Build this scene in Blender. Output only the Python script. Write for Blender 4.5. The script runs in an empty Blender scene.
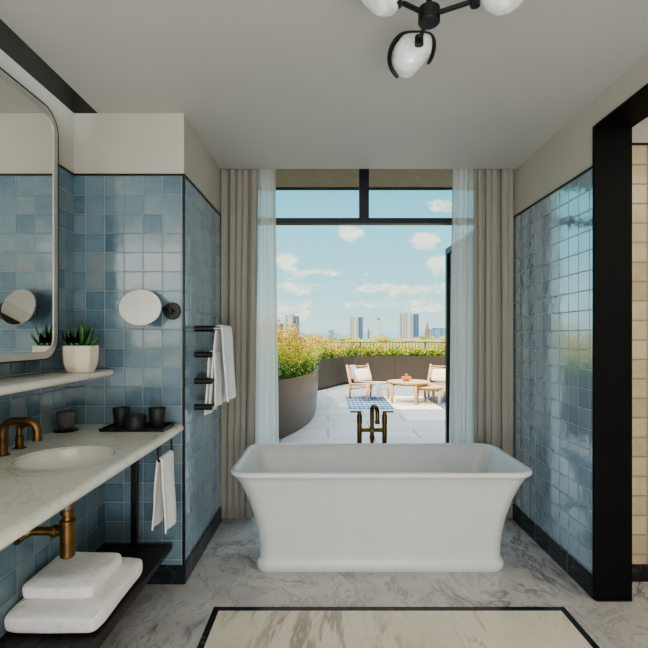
import bpy, bmesh, math, random
from mathutils import Vector, Matrix, noise
C = bpy.context.scene.collection
PI = math.pi
R = random.Random(7)
H = 1.32
FPX = 462.0
VX, VY = 328.0, 336.0

# ------------------------------------------------------------------ helpers
def wx(px, Y): return (px - VX) * Y / FPX
def wz(py, Y): return H + (VY - py) * Y / FPX

def thing(name, label, cat, loc=(0, 0, 0), rotz=0, group=None):
    o = bpy.data.objects.new(name, None)
    o.empty_display_size = .05
    C.objects.link(o)
    o.location = loc
    o.rotation_euler = (0, 0, rotz)
    tag(o, label, cat, group)
    return o

def tag(o, label=None, cat=None, group=None, kind=None):
    if label: o['label'] = label
    if cat: o['category'] = cat
    if group: o['group'] = group
    if kind: o['kind'] = kind
    return o

def root_loc(p):
    v = Vector((0, 0, 0))
    while p is not None:
        v += Vector(p.location)
        p = p.parent
    return v

def obj(name, bm, m, parent=None, smooth=False, local=False, mods=None, angle=None):
    """world-space bmesh -> object; children are shifted to their parent's origin"""
    off = Vector((0, 0, 0))
    if parent is not None and not local:
        off = root_loc(parent)
    if parent is None and not local:
        xs = [v.co.x for v in bm.verts]; ys = [v.co.y for v in bm.verts]; zs = [v.co.z for v in bm.verts]
        off = Vector(((min(xs) + max(xs)) / 2, (min(ys) + max(ys)) / 2, min(zs)))
    if off.length > 0:
        bmesh.ops.translate(bm, verts=bm.verts, vec=-off)
    me = bpy.data.meshes.new(name)
    bmesh.ops.recalc_face_normals(bm, faces=bm.faces)
    bm.to_mesh(me); bm.free()
    if isinstance(m, (list, tuple)):
        for k in m: me.materials.append(k)
    else:
        me.materials.append(m)
    if smooth:
        for p in me.polygons: p.use_smooth = True
    o = bpy.data.objects.new(name, me)
    C.objects.link(o)
    if parent is not None:
        o.parent = parent
    else:
        o.location = off
    if smooth and angle:
        md = o.modifiers.new('split', 'EDGE_SPLIT'); md.split_angle = math.radians(angle)
    for md in (mods or []):
        k = o.modifiers.new(md[0].lower(), md[0])
        for a, b in md[1].items(): setattr(k, a, b)
    return o

def struct(name, bm, m, parent=None, **kw):
    o = obj(name, bm, m, parent, **kw)
    if parent is None: o['kind'] = 'structure'
    return o

def NB(): return bmesh.new()

def box(bm, x0, x1, y0, y1, z0, z1, bev=0, seg=2):
    b = bmesh.new() if bev else bm
    vs = [b.verts.new((x, y, z)) for x in (x0, x1) for y in (y0, y1) for z in (z0, z1)]
    for f in ((0, 1, 3, 2), (4, 6, 7, 5), (0, 4, 5, 1), (2, 3, 7, 6), (0, 2, 6, 4), (1, 5, 7, 3)):
        b.faces.new([vs[i] for i in f])
    if bev:
        bmesh.ops.recalc_face_normals(b, faces=b.faces)
        bmesh.ops.bevel(b, geom=b.edges[:], offset=bev, segments=seg, profile=.5, affect='EDGES')
        join(bm, b)
    return bm

def join(bm, b):
    me = bpy.data.meshes.new('t'); b.to_mesh(me); b.free()
    bm.from_mesh(me); bpy.data.meshes.remove(me)

def tube(bm, pts, r, seg=12, closed=False, caps=True, flat=None):
    pts = [Vector(p) for p in pts]
    n = len(pts)
    rs = r if isinstance(r, (list, tuple)) else [r] * n
    rings = []
    prev = None
    for i, p in enumerate(pts):
        if closed: d = pts[(i + 1) % n] - pts[i - 1]
        elif i == 0: d = pts[1] - pts[0]
        elif i == n - 1: d = pts[-1] - pts[-2]
        else: d = (pts[i + 1] - pts[i]).normalized() + (pts[i] - pts[i - 1]).normalized()
        d.normalize()
        if prev is None:
            a = Vector((0, 0, 1)) if abs(d.z) < .9 else Vector((1, 0, 0))
            u = d.cross(a).normalized()
        else:
            u = (prev - d * prev.dot(d)).normalized()
        prev = u
        w = d.cross(u)
        fx, fy = flat or (1, 1)
        rings.append([bm.verts.new(p + rs[i] * (u * math.cos(2 * PI * k / seg) * fx + w * math.sin(2 * PI * k / seg) * fy)) for k in range(seg)])
    m = n if closed else n - 1
    for i in range(m):
        a, b = rings[i], rings[(i + 1) % n]
        for k in range(seg):
            bm.faces.new((a[k], a[(k + 1) % seg], b[(k + 1) % seg], b[k]))
    if caps and not closed:
        bm.faces.new(rings[0][::-1]); bm.faces.new(rings[-1])
    return bm

def lathe(bm, prof, c=(0, 0, 0), seg=32, axis='z', cap=True):
    rings = []
    for r, z in prof:
        ring = []
        for k in range(seg):
            a = 2 * PI * k / seg
            if axis == 'z': v = (c[0] + r * math.cos(a), c[1] + r * math.sin(a), c[2] + z)
            elif axis == 'x': v = (c[0] + z, c[1] + r * math.cos(a), c[2] + r * math.sin(a))
            else: v = (c[0] + r * math.cos(a), c[1] + z, c[2] + r * math.sin(a))
            ring.append(bm.verts.new(v))
        rings.append(ring)
    for a, b in zip(rings, rings[1:]):
        for k in range(seg):
            bm.faces.new((a[k], a[(k + 1) % seg], b[(k + 1) % seg], b[k]))
    if cap:
        bm.faces.new(rings[0][::-1]); bm.faces.new(rings[-1])
    return bm

def rrect(cx, cy, hx, hy, r, z, n=8):
    r = min(r, hx * .99, hy * .99)
    out = []
    for (sx, sy, a0) in ((1, 1, 0), (-1, 1, 90), (-1, -1, 180), (1, -1, 270)):
        for k in range(n + 1):
            a = math.radians(a0 + 90 * k / n)
            out.append(Vector((cx + sx * (hx - r) + r * math.cos(a), cy + sy * (hy - r) + r * math.sin(a), z)))
    return out

def loft(bm, secs, cap0=True, cap1=True):
    rings = [[bm.verts.new(p) for p in s] for s in secs]
    n = len(rings[0])
    for a, b in zip(rings, rings[1:]):
        for k in range(n):
            bm.faces.new((a[k], a[(k + 1) % n], b[(k + 1) % n], b[k]))
    if cap0: bm.faces.new(rings[0][::-1])
    if cap1: bm.faces.new(rings[-1])
    return bm

def grid(bm, f, nu, nv, closed_u=False):
    vs = [[bm.verts.new(f(i / nu, j / nv)) for j in range(nv + 1)] for i in range(nu + 1)]
    for i in range(nu):
        for j in range(nv):
            bm.faces.new((vs[i][j], vs[i + 1][j], vs[i + 1][j + 1], vs[i][j + 1]))
    return bm

def cyl(bm, c, r, h, axis='z', seg=24, bev=0):
    b = min(bev, r * .5, h * .4) if bev else 0
    pr = [(r - b, 0), (r, b), (r, h - b), (r - b, h)] if b else [(r, 0), (r, h)]
    return lathe(bm, pr, c, seg, axis)

# ------------------------------------------------------------------ materials
def s2l(c):
    return tuple(((v / 255) / 12.92 if v / 255 <= .04045 else ((v / 255 + .055) / 1.055) ** 2.4) for v in c) + (1,)

class NT:
    def __init__(s, m):
        s.t = m.node_tree; s.n = s.t.nodes; s.l = s.t.links
    def add(s, ty, **kw):
        n = s.n.new(ty)
        for k, v in kw.items(): setattr(n, k, v)
        return n
    def set(s, sock, v):
        if hasattr(v, 'is_output') or isinstance(v, bpy.types.NodeSocket): s.l.new(v, sock)
        else: sock.default_value = v
    def m(s, op, a, b=0.0, c=None, clamp=False):
        n = s.add('ShaderNodeMath', operation=op, use_clamp=clamp)
        s.set(n.inputs[0], a); s.set(n.inputs[1], b)
        if c is not None: s.set(n.inputs[2], c)
        return n.outputs[0]
    def rng(s, v, a, b, c=0.0, d=1.0, smooth=False):
        n = s.add('ShaderNodeMapRange', interpolation_type='SMOOTHSTEP' if smooth else 'LINEAR')
        s.set(n.inputs[0], v)
        for i, k in enumerate((a, b, c, d)): n.inputs[i + 1].default_value = k
        return n.outputs[0]
    def mixc(s, f, a, b):
        n = s.add('ShaderNodeMix', data_type='RGBA')
        s.set(n.inputs[0], f); s.set(n.inputs[6], a); s.set(n.inputs[7], b)
        return n.outputs[2]
    def noise(s, v, scale, detail=3, rough=.5, dist=0):
        n = s.add('ShaderNodeTexNoise')
        s.l.new(v, n.inputs['Vector'])
        n.inputs['Scale'].default_value = scale; n.inputs['Detail'].default_value = detail
        n.inputs['Roughness'].default_value = rough; n.inputs['Distortion'].default_value = dist
        return n.outputs['Fac']
    def pos(s):
        return s.add('ShaderNodeNewGeometry').outputs['Position']
    def ocoord(s):
        return s.add('ShaderNodeTexCoord').outputs['Object']
    def sep(s, v):
        n = s.add('ShaderNodeSeparateXYZ'); s.l.new(v, n.inputs[0]); return n.outputs
    def comb(s, x, y, z):
        n = s.add('ShaderNodeCombineXYZ')
        for i, k in enumerate((x, y, z)): s.set(n.inputs[i], k)
        return n.outputs[0]
    def bump(s, h, strength=1.0, dist=1.0):
        n = s.add('ShaderNodeBump'); s.l.new(h, n.inputs['Height'])
        n.inputs['Strength'].default_value = strength; n.inputs['Distance'].default_value = dist
        return n.outputs[0]

def newmat(name):
    m = bpy.data.materials.new(name); m.use_nodes = True
    t = NT(m); b = t.n['Principled BSDF']
    return m, t, b

def mat(name, col, rough=.5, metal=0, var=.06, vscale=8, bump=0, bscale=40, ior=None, coat=0, stretch=None, sheen=0, trans=0, emit=0, stripes=None):
    m, t, b = newmat(name)
    c = s2l(col) if max(col) > 1.01 else tuple(col) + (1,)
    oc = t.ocoord()
    if stretch:
        mp = t.add('ShaderNodeMapping'); t.l.new(oc, mp.inputs[0]); mp.inputs['Scale'].default_value = stretch; oc = mp.outputs[0]
    nf = t.noise(oc, vscale, 4)
    lo = tuple(max(0, k * (1 - var * 2)) for k in c[:3]) + (1,)
    hi = tuple(min(1, k * (1 + var * 2)) for k in c[:3]) + (1,)
    t.l.new(t.mixc(t.rng(nf, .3, .7), lo, hi), b.inputs['Base Color'])
    b.inputs['Roughness'].default_value = rough
    b.inputs['Metallic'].default_value = metal
    if ior: b.inputs['IOR'].default_value = ior
    if coat: b.inputs['Coat Weight'].default_value = coat; b.inputs['Coat Roughness'].default_value = .1
    if sheen: b.inputs['Sheen Weight'].default_value = sheen
    if trans: b.inputs['Transmission Weight'].default_value = trans
    if bump:
        t.l.new(t.bump(t.noise(oc, bscale, 3), 1.0, bump), b.inputs['Normal'])
    return m

PLASTER = (186, 183, 172)
def plaster(t, pos, col=PLASTER):
    c = s2l(col)
    n = t.noise(pos, 1.3, 3)
    return t.mixc(t.rng(n, .3, .7), tuple(k * .94 for k in c[:3]) + (1,), tuple(min(1, k * 1.05) for k in c[:3]) + (1,))

def tile_mat(name, axis, u0, ztop, p, cols, grout, above=PLASTER, rough=.12, ior=1.75, und=.0007, tilt=.0014, sheen=0):
    m, t, b = newmat(name)
    pos = t.pos(); s = t.sep(pos)
    u = t.m('DIVIDE', t.m('SUBTRACT', s[0 if axis == 'x' else 1], u0), p)
    v = t.m('DIVIDE', t.m('SUBTRACT', ztop, s[2]), p)
    # hand-made edges: joints wander slightly
    wob = t.noise(pos, 9, 2)
    u = t.m('ADD', u, t.m('MULTIPLY', t.m('SUBTRACT', wob, .5), .03))
    v = t.m('ADD', v, t.m('MULTIPLY', t.m('SUBTRACT', t.noise(t.comb(s[1], s[2], s[0]), 8, 2), .5), .03))
    cu = t.m('FLOOR', u); cv = t.m('FLOOR', v); fu = t.m('FRACT', u); fv = t.m('FRACT', v)
    wn = t.add('ShaderNodeTexWhiteNoise', noise_dimensions='3D')
    t.l.new(t.comb(cu, cv, 3.7 if axis == 'x' else 9.1), wn.inputs['Vector'])
    r = t.sep(wn.outputs['Color'])
    e = t.m('MINIMUM', t.m('MINIMUM', fu, t.m('SUBTRACT', 1, fu)), t.m('MINIMUM', fv, t.m('SUBTRACT', 1, fv)))
    tilem = t.rng(e, .012, .03, smooth=True)
    ramp = t.add('ShaderNodeValToRGB')
    cr = ramp.color_ramp
    while len(cr.elements) < len(cols): cr.elements.new(.5)
    for i, c in enumerate(cols):
        cr.elements[i].position = i / (len(cols) - 1); cr.elements[i].color = s2l(c)
    cloud = t.noise(pos, 14, 4, .6)
    t.set(ramp.inputs[0], t.m('ADD', t.m('MULTIPLY', r[0], .75), t.m('MULTIPLY', t.m('SUBTRACT', cloud, .38), 1.1), clamp=True))
    # darker rim where the glaze thins
    rim = t.rng(e, .02, .12, .86, 1.0)
    colr = t.add('ShaderNodeMix', data_type='RGBA', blend_type='MULTIPLY'); colr.inputs[0].default_value = 1
    t.l.new(ramp.outputs[0], colr.inputs[6]); t.l.new(t.comb(rim, rim, rim), colr.inputs[7])
    base = t.mixc(tilem, s2l(grout), colr.outputs[2])
    ab = t.rng(s[2], ztop - .0005, ztop + .0005)
    t.l.new(t.mixc(ab, base, plaster(t, pos, above)), b.inputs['Base Color'])
    ro = t.m('ADD', t.m('MULTIPLY', tilem, rough - .7), .7)
    t.l.new(t.m('MAXIMUM', t.m('ADD', ro, t.m('MULTIPLY', t.m('SUBTRACT', cloud, .5), .12)), t.m('MULTIPLY', ab, .75)), b.inputs['Roughness'])
    b.inputs['IOR'].default_value = ior
    t.l.new(t.m('SUBTRACT', 1, ab), b.inputs['Specular IOR Level']) if False else None
    h = t.m('ADD', t.m('MULTIPLY', t.m('MULTIPLY', t.m('SUBTRACT', r[1], .5), fu), tilt),
            t.m('MULTIPLY', t.m('MULTIPLY', t.m('SUBTRACT', r[2], .5), fv), tilt))
    h = t.m('ADD', h, t.m('MULTIPLY', t.noise(pos, 16, 2, .5), und))
    h = t.m('ADD', h, t.m('MULTIPLY', t.noise(pos, 55, 2, .5), und * .22))
    h = t.m('ADD', h, t.m('MULTIPLY', tilem, .0012))
    h = t.m('MULTIPLY', h, t.m('SUBTRACT', 1, ab))
    nb = t.bump(h)
    t.l.new(nb, b.inputs['Normal'])
    if sheen:   # thick glaze: strong reflection at low angles
        lw = t.add('ShaderNodeLayerWeight'); lw.inputs[0].default_value = .5; t.l.new(nb, lw.inputs['Normal'])
        gl = t.add('ShaderNodeBsdfGlossy'); gl.inputs['Roughness'].default_value = .09; t.l.new(nb, gl.inputs['Normal'])
        f = t.m('MULTIPLY', t.m('POWER', lw.outputs['Facing'], 1.15), sheen)
        f = t.m('MULTIPLY', t.m('MULTIPLY', f, tilem), t.m('SUBTRACT', 1, ab))
        mx = t.add('ShaderNodeMixShader'); out = t.n['Material Output']
        t.l.new(f, mx.inputs[0]); t.l.new(b.outputs[0], mx.inputs[1]); t.l.new(gl.outputs[0], mx.inputs[2]); t.l.new(mx.outputs[0], out.inputs[0])
    return m

def marble(name, base, vein, amt=.5, scale=1.5, rough=.2, seams=(), gold=None, axis=0, cloud=None, thin=.03, fine=.45):
    m, t, b = newmat(name)
    pos = t.pos(); s = t.sep(pos)
    mp = t.add('ShaderNodeMapping'); t.l.new(pos, mp.inputs[0])
    mp.inputs['Rotation'].default_value = (.2, .1, .5)
    mp.inputs['Scale'].default_value = (1.0, .55, 1.0)
    q = mp.outputs[0]
    def veins(sc, th, d):
        n = t.noise(q, sc, 9, .62, d)
        return t.rng(t.m('ABSOLUTE', t.m('SUBTRACT', n, .5)), 0, th, 1, 0, smooth=True)
    v1 = veins(scale, thin, 1.2); v2 = veins(scale * 2.6, thin * .8, 1.0)
    gate = t.rng(t.noise(pos, scale * .8, 2), .42, .62)
    c = t.mixc(t.rng(t.noise(pos, scale * 1.7, 6, .6), .3, .7), s2l(cloud or tuple(k * .9 for k in base)), s2l(base))
    c = t.mixc(t.m('MULTIPLY', t.m('MULTIPLY', v1, gate), amt), c, s2l(vein))
    c = t.mixc(t.m('MULTIPLY', v2, amt * fine), c, s2l(vein))
    if gold:
        mp2 = t.add('ShaderNodeMapping'); t.l.new(pos, mp2.inputs[0]); mp2.inputs['Location'].default_value = (3.1, 7.7, 0)
        mp2.inputs['Scale'].default_value = (1.2, .5, 1)
        g = t.rng(t.m('ABSOLUTE', t.m('SUBTRACT', t.noise(mp2.outputs[0], 1.5, 7, .6, 1.0), .5)), 0, .018, 1, 0, smooth=True)
        g = t.m('MULTIPLY', g, t.rng(t.noise(pos, 1.6, 2), .45, .6))
        c = t.mixc(t.m('MULTIPLY', g, .75), c, s2l(gold))
    for (ax, x) in seams:
        d = t.m('ABSOLUTE', t.m('SUBTRACT', s[ax], x))
        c = t.mixc(t.rng(d, .0009, .0026, .5, 0), c, s2l((205, 200, 190)))
    t.l.new(c, b.inputs['Base Color'])
    b.inputs['Roughness'].default_value = rough
    t.l.new(t.m('ADD', t.m('MULTIPLY', t.noise(pos, 5, 3), .15), rough - .05), b.inputs['Roughness'])
    return m

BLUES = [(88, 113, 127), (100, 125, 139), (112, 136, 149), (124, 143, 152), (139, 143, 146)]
GROUT = (140, 158, 164)
P = .1024
ZT = 2.175
M = {}
M['tile_nib'] = tile_mat('zellige_front', 'x', -.781, ZT, P, BLUES, GROUT, und=.0012)
BLUES_LIT = [(146, 174, 198), (156, 184, 206), (166, 192, 210), (176, 196, 210)]  # same blue tile, window light put into paler tones
M['tile_side'] = tile_mat('zellige_side_lit', 'y', 2.366, ZT, P, BLUES_LIT, (165, 182, 190), rough=.1, ior=1.7, sheen=.5, und=.0016)
M['tile_right'] = tile_mat('zellige_right_lit', 'y', 2.366, ZT - .005, P, [(140, 174, 202), (150, 182, 208), (162, 190, 212), (174, 196, 212)], (165, 182, 190), rough=.07, ior=1.7, sheen=1.0, und=.0016)  # right wall tile lightened too, window light in its colour
M['tile_left'] = tile_mat('zellige_left', 'y', 2.382, ZT, P, BLUES, GROUT)
M['tile_cream'] = tile_mat('cream_tile', 'x', 1.93, 2.349, .105, [(170, 155, 128), (186, 171, 143), (198, 184, 156)], (140, 126, 104), rough=.25, ior=1.5)
M['plaster'] = newmat('plaster')[0]
def _pl():
    m = M['plaster']; t = NT(m); b = t.n['Principled BSDF']
    t.l.new(plaster(t, t.pos()), b.inputs['Base Color']); b.inputs['Roughness'].default_value = .8
_pl()
M['ceil'] = mat('ceiling_paint', (184, 183, 178), .45, var=.02, vscale=1)
M['slot'] = mat('slot_shade_and_joints', (50, 47, 34), .8)  # ceiling slot shade put into the colour; also used for joints and soffit edge
M['lining'] = mat('black_lining', (5, 7, 8), .6, var=.05, ior=1.3)
M['black'] = mat('black_metal', (14, 16, 17), .38, var=.1)
M['blackstone'] = marble('black_marble', (22, 26, 28), (110, 112, 105), .55, 4, .18, thin=.02)
M['blackstone2'] = marble('black_marble_skirting', (30, 36, 40), (70, 78, 84), .5, 3, .22, seams=[(1, 2.366 + .2 * k) for k in range(1, 6)])
M['floor'] = marble('grey_marble', (206, 204, 202), (116, 115, 117), .85, 2.3, .2, seams=[(0, -.768), (0, 1.334), (0, .292)], cloud=(178, 177, 178), thin=.032)
M['inlay'] = marble('cream_marble', (234, 229, 214), (128, 120, 110), .85, 1.1, .16, fine=.12, seams=[(0, .292)], gold=(176, 130, 72), cloud=(220, 213, 197), thin=.03)
M['counter'] = marble('counter_marble', (232, 230, 220), (160, 156, 146), .55, 1.9, .2, cloud=(218, 216, 204))
M['white'] = mat('tub_composite', (214, 217, 217), .32, var=.01, ior=1.5)
M['ceramic'] = mat('ceramic', (222, 220, 210), .12, var=.01)
M['brass'] = mat('aged_brass', (124, 98, 66), .38, 1, var=.16, vscale=22)
M['brassd'] = mat('dark_brass', (96, 76, 46), .4, 1, var=.14, vscale=22)
M['brassg'] = mat('dull_waste_metal', (118, 112, 98), .5, 1)
M['nickel'] = mat('brushed_nickel', (186, 184, 178), .45, .45, var=.03)
M['chrome'] = mat('steel', (190, 190, 188), .2, 1, var=.02)
M['drape'] = mat('taupe_linen', (148, 145, 136), .9, var=.02, vscale=60, stretch=(1, 1, .08), sheen=.3, bump=.001, bscale=300)
M['towel'] = mat('terry_cotton', (240, 239, 237), .95, var=.03, vscale=60, bump=.0035, bscale=220, sheen=.4)
M['wood_dark'] = mat('dark_stained_wood', (40, 32, 28), .42, var=.25, vscale=6, stretch=(12, 1, 12))
M['charcoal'] = mat('charcoal_stoneware', (34, 37, 40), .5, var=.12)
M['pot'] = mat('cream_pot', (214, 204, 186), .45, var=.03)
M['soil'] = mat('soil', (50, 38, 28), .95, var=.3, vscale=30)
M['succ'] = mat('succulent_green', (50, 94, 44), .38, var=.3, vscale=16)
M['rim'] = mat('planter_bronze', (88, 70, 57), .35, .35, var=.08, vscale=2)
M['planter'] = mat('planter_brown', (78, 65, 54), .55, .1, var=.05, vscale=2)
M['teak'] = mat('pale_teak', (198, 160, 116), .55, var=.12, vscale=5, stretch=(1, 1, 8))
M['cane'] = mat('woven_seat', (188, 154, 114), .7, var=.25, vscale=60)
M['cush'] = mat('cream_cushion', (228, 214, 196), .9, var=.04)
M['throw'] = mat('pale_blue_throw', (168, 188, 194), .95, var=.12, vscale=30)
M['matc'] = mat('cream_mat', (226, 218, 196), .9, var=.05)
M['fruit'] = mat('peach_fruit', (216, 100, 84), .5, var=.3, vscale=18)
M['bowl'] = mat('orange_wood_bowl', (206, 136, 66), .4, var=.1)
M['rail'] = mat('dark_railing', (86, 78, 70), .5)
M['lg'] = mat('green_leaf', (84, 128, 36), .55, var=.35, vscale=9)
M['ly'] = mat('yellow_leaf', (226, 200, 62), .6, var=.25, vscale=9)
M['lr'] = mat('red_bloom', (190, 44, 60), .6, var=.2, vscale=20)
M['stem'] = mat('plant_stem', (160, 148, 80), .7)
M['tree'] = mat('distant_tree', (96, 112, 58), .9, var=.3, vscale=.3)
M['tree2'] = mat('distant_tree_yellow', (142, 140, 66), .9, var=.25, vscale=.3)
M['soffit'] = mat('soffit_board', (150, 134, 112), .7)
M['frame'] = mat('window_frame_dark', (30, 38, 44), .4)

def glass_mat(name, tint=(1, 1, 1), refl=1.0):
    m = bpy.data.materials.new(name); m.use_nodes = True
    t = NT(m); t.n.clear()
    out = t.add('ShaderNodeOutputMaterial'); tr = t.add('ShaderNodeBsdfTransparent'); gl = t.add('ShaderNodeBsdfGlossy')
    tr.inputs[0].default_value = tuple(tint) + (1,); gl.inputs['Roughness'].default_value = .0
    fr = t.add('ShaderNodeFresnel'); fr.inputs[0].default_value = 1.45
    mx = t.add('ShaderNodeMixShader')
    t.l.new(t.m('MULTIPLY', fr.outputs[0], refl), mx.inputs[0]); t.l.new(tr.outputs[0], mx.inputs[1]); t.l.new(gl.outputs[0], mx.inputs[2])
    t.l.new(mx.outputs[0], out.inputs[0])
    return m
M['glass'] = glass_mat('clear_glass', (.97, .985, .98))

def smoked():
    m, t, b = newmat('smoked_glass')
    b.inputs['Base Color'].default_value = (.6, .59, .59, 1); b.inputs['Transmission Weight'].default_value = .85
    b.inputs['Roughness'].default_value = .08
    s = t.sep(t.ocoord())
    a = t.m('ARCTAN2', s[1], s[0])
    t.l.new(t.bump(t.m('MULTIPLY', t.m('SINE', t.m('MULTIPLY', a, 26)), .0012)), b.inputs['Normal'])
    return m
M['smoked'] = smoked()

def sheer():
    m = bpy.data.materials.new('sheer_voile'); m.use_nodes = True
    t = NT(m); t.n.clear()
    out = t.add('ShaderNodeOutputMaterial'); tr = t.add('ShaderNodeBsdfTransparent')
    df = t.add('ShaderNodeBsdfDiffuse'); tl = t.add('ShaderNodeBsdfTranslucent')
    for k in (df, tl): k.inputs[0].default_value = (.86, .88, .87, 1)
    tr.inputs[0].default_value = (.97, .98, .98, 1)
    a = t.add('ShaderNodeMixShader'); a.inputs[0].default_value = .55
    t.l.new(df.outputs[0], a.inputs[1]); t.l.new(tl.outputs[0], a.inputs[2])
    s = t.sep(t.pos())
    w = t.noise(t.comb(t.m('MULTIPLY', s[0], 60), 0, t.m('MULTIPLY', s[2], .6)), 1.0, 3)
    mx = t.add('ShaderNodeMixShader')
    t.l.new(t.rng(w, .25, .75, .7, .86), mx.inputs[0])
    t.l.new(tr.outputs[0], mx.inputs[1]); t.l.new(a.outputs[0], mx.inputs[2])
    t.l.new(mx.outputs[0], out.inputs[0])
    return m
M['sheer'] = sheer()

def mirror_mat():
    m, t, b = newmat('mirror_silver')
    b.inputs['Metallic'].default_value = 1; b.inputs['Roughness'].default_value = .0
    t.l.new(t.mixc(t.noise(t.ocoord(), 2, 1), (.87, .88, .87, 1), (.89, .9, .89, 1)), b.inputs['Base Color'])
    return m
M['mirror'] = mirror_mat()

def opal():
    m, t, b = newmat('opal_glass')
    b.inputs['Roughness'].default_value = .12
    n = t.noise(t.ocoord(), 14, 4, .6, 1.5)
    t.l.new(t.mixc(t.rng(n, .35, .65), (.62, .62, .62, 1), (.86, .86, .86, 1)), b.inputs['Base Color'])
    b.inputs['Subsurface Weight'].default_value = .25; b.inputs['Subsurface Radius'].default_value = (.03, .03, .03)
    b.inputs['Coat Weight'].default_value = .6
    return m
M['opal'] = opal()

def paver():
    m, t, b = newmat('terrace_pavers')
    pos = t.pos(); s = t.sep(pos)
    v = t.m('DIVIDE', s[1], .6); row = t.m('FLOOR', v)
    u = t.m('ADD', t.m('DIVIDE', s[0], 1.2), t.m('MULTIPLY', t.m('MODULO', row, 2.0), .5))
    fu = t.m('FRACT', t.m('ADD', u, 40)); fv = t.m('FRACT', v)
    e = t.m('MINIMUM', t.m('MULTIPLY', t.m('MINIMUM', fu, t.m('SUBTRACT', 1, fu)), 2), t.m('MINIMUM', fv, t.m('SUBTRACT', 1, fv)))
    wn = t.add('ShaderNodeTexWhiteNoise', noise_dimensions='2D'); t.l.new(t.comb(t.m('FLOOR', u), row, 0), wn.inputs['Vector'])
    c = t.mixc(wn.outputs['Value'], s2l((134, 136, 137)), s2l((146, 147, 147)))
    c = t.mixc(t.rng(t.noise(pos, 6, 4), .3, .7), c, s2l((140, 141, 141)))
    t.l.new(t.mixc(t.rng(e, .008, .016), s2l((76, 78, 80)), c), b.inputs['Base Color'])
    b.inputs['Roughness'].default_value = .7
    return m
M['paver'] = paver()

def rug_mat():
    m, t, b = newmat('blue_woven_rug')
    s = t.sep(t.pos())
    a = t.m('SINE', t.m('MULTIPLY', s[0], 2 * PI / .085)); c = t.m('SINE', t.m('MULTIPLY', s[1], 2 * PI / .27))
    n = t.noise(t.pos(), 30, 3)
    f = t.rng(t.m('ADD', t.m('ADD', t.m('MULTIPLY', a, .35), t.m('MULTIPLY', c, .5)), t.m('MULTIPLY', t.m('SUBTRACT', n, .5), 2.0)), -.2, .9)
    t.l.new(t.mixc(f, s2l((62, 82, 110)), s2l((150, 166, 184))), b.inputs['Base Color'])
    b.inputs['Roughness'].default_value = .95
    return m
M['rug'] = rug_mat()

def facade(name, wall, win, sx, sz):
    m, t, b = newmat(name)
    s = t.sep(t.ocoord())
    fu = t.m('FRACT', t.m('DIVIDE', t.m('ADD', t.m('ADD', s[0], s[1]), 500), sx)); fv = t.m('FRACT', t.m('DIVIDE', t.m('ADD', s[2], 500), sz))
    k = t.m('MULTIPLY', t.rng(t.m('ABSOLUTE', t.m('SUBTRACT', fu, .5)), .26, .30, 1, 0), t.rng(t.m('ABSOLUTE', t.m('SUBTRACT', fv, .5)), .2, .26, 1, 0))
    t.l.new(t.mixc(k, s2l(wall), s2l(win)), b.inputs['Base Color']); b.inputs['Roughness'].default_value = .7
    return m
M['tower'] = facade('tower_facade', (172, 170, 168), (84, 96, 112), 3.4, 2.9)
M['towerp'] = mat('tower_panel', (182, 180, 176), .8)
M['tower_shade'] = facade('tower_shaded_facade', (84, 108, 138), (48, 74, 106), 3, 2.9)  # bluish shade of the towers' right faces put into the colour
M['roofr'] = mat('tiled_roof', (156, 112, 88), .8)
M['wallw'] = mat('pale_render', (190, 186, 178), .8)
M['stone'] = mat('spire_stone', (136, 112, 92), .8)
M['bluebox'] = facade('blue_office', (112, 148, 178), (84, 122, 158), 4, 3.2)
M['hill'] = mat('haze_tinted_hill', (96, 124, 140), 1, vscale=.003, var=.12)  # distance haze baked into the hill colour
M['ground'] = mat('city_green', (104, 110, 66), 1, vscale=.02, var=.3)

# ------------------------------------------------------------------ room shell
XL, XR = -1.355, 1.338
XN = -.768       # side of the tiled nib wall
YN = 2.464       # its front
YW = 3.55        # window plane
ZC = 2.508
YB = -2.4
# floor
b = NB(); box(b, XL - .15, 3.2, YB, 3.64, -.12, 0); struct('floor', b, M['floor'])
ix0, ix1, iy1 = -.555, 1.15, 2.25
b = NB(); box(b, ix0 + .03, ix1 - .03, -.9, iy1 - .032, .0, .0012); struct('floor_inlay', b, M['inlay'])
b = NB()
box(b, ix0, ix1, iy1 - .032, iy1, 0, .0014); box(b, ix0, ix0 + .03, -.93, iy1 - .032, 0, .0014)
box(b, ix1 - .03, ix1, -.93, iy1 - .032, 0, .0014); box(b, ix0 + .03, ix1 - .03, -.93, -.9, 0, .0014)
struct('trim_1', b, M['blackstone'])
# ceiling
b = NB(); box(b, -1.227, 3.2, YB, 3.285, ZC, ZC + .06); struct('ceiling', b, M['ceil'])
b = NB(); box(b, XL - .15, -1.227, YB, 3.64, 2.74, 2.80); box(b, -1.2269, 3.2, 3.225, 3.64, 2.74, 2.8); struct('ceiling_recess', b, M['slot'])
b = NB(); box(b, -1.2265, 3.2, 3.225, 3.284, ZC + .0601, 2.7399); struct('trim_2', b, M['plaster'])
# left wall
b = NB(); box(b, XL - .15, XL, YB, YN, 0, ZC); struct('wall_left', b, M['tile_left'])
b = NB(); box(b, XL - .15, XL, YB, YN, ZC, 2.74); struct('wall_left_upper', b, M['slot'])  # wall inside the slot, its shade painted as dark olive
b = NB(); box(b, XL, -1.19, YB, YN, 0, .66); struct('wall_left_lower', b, M['tile_left'])
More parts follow.
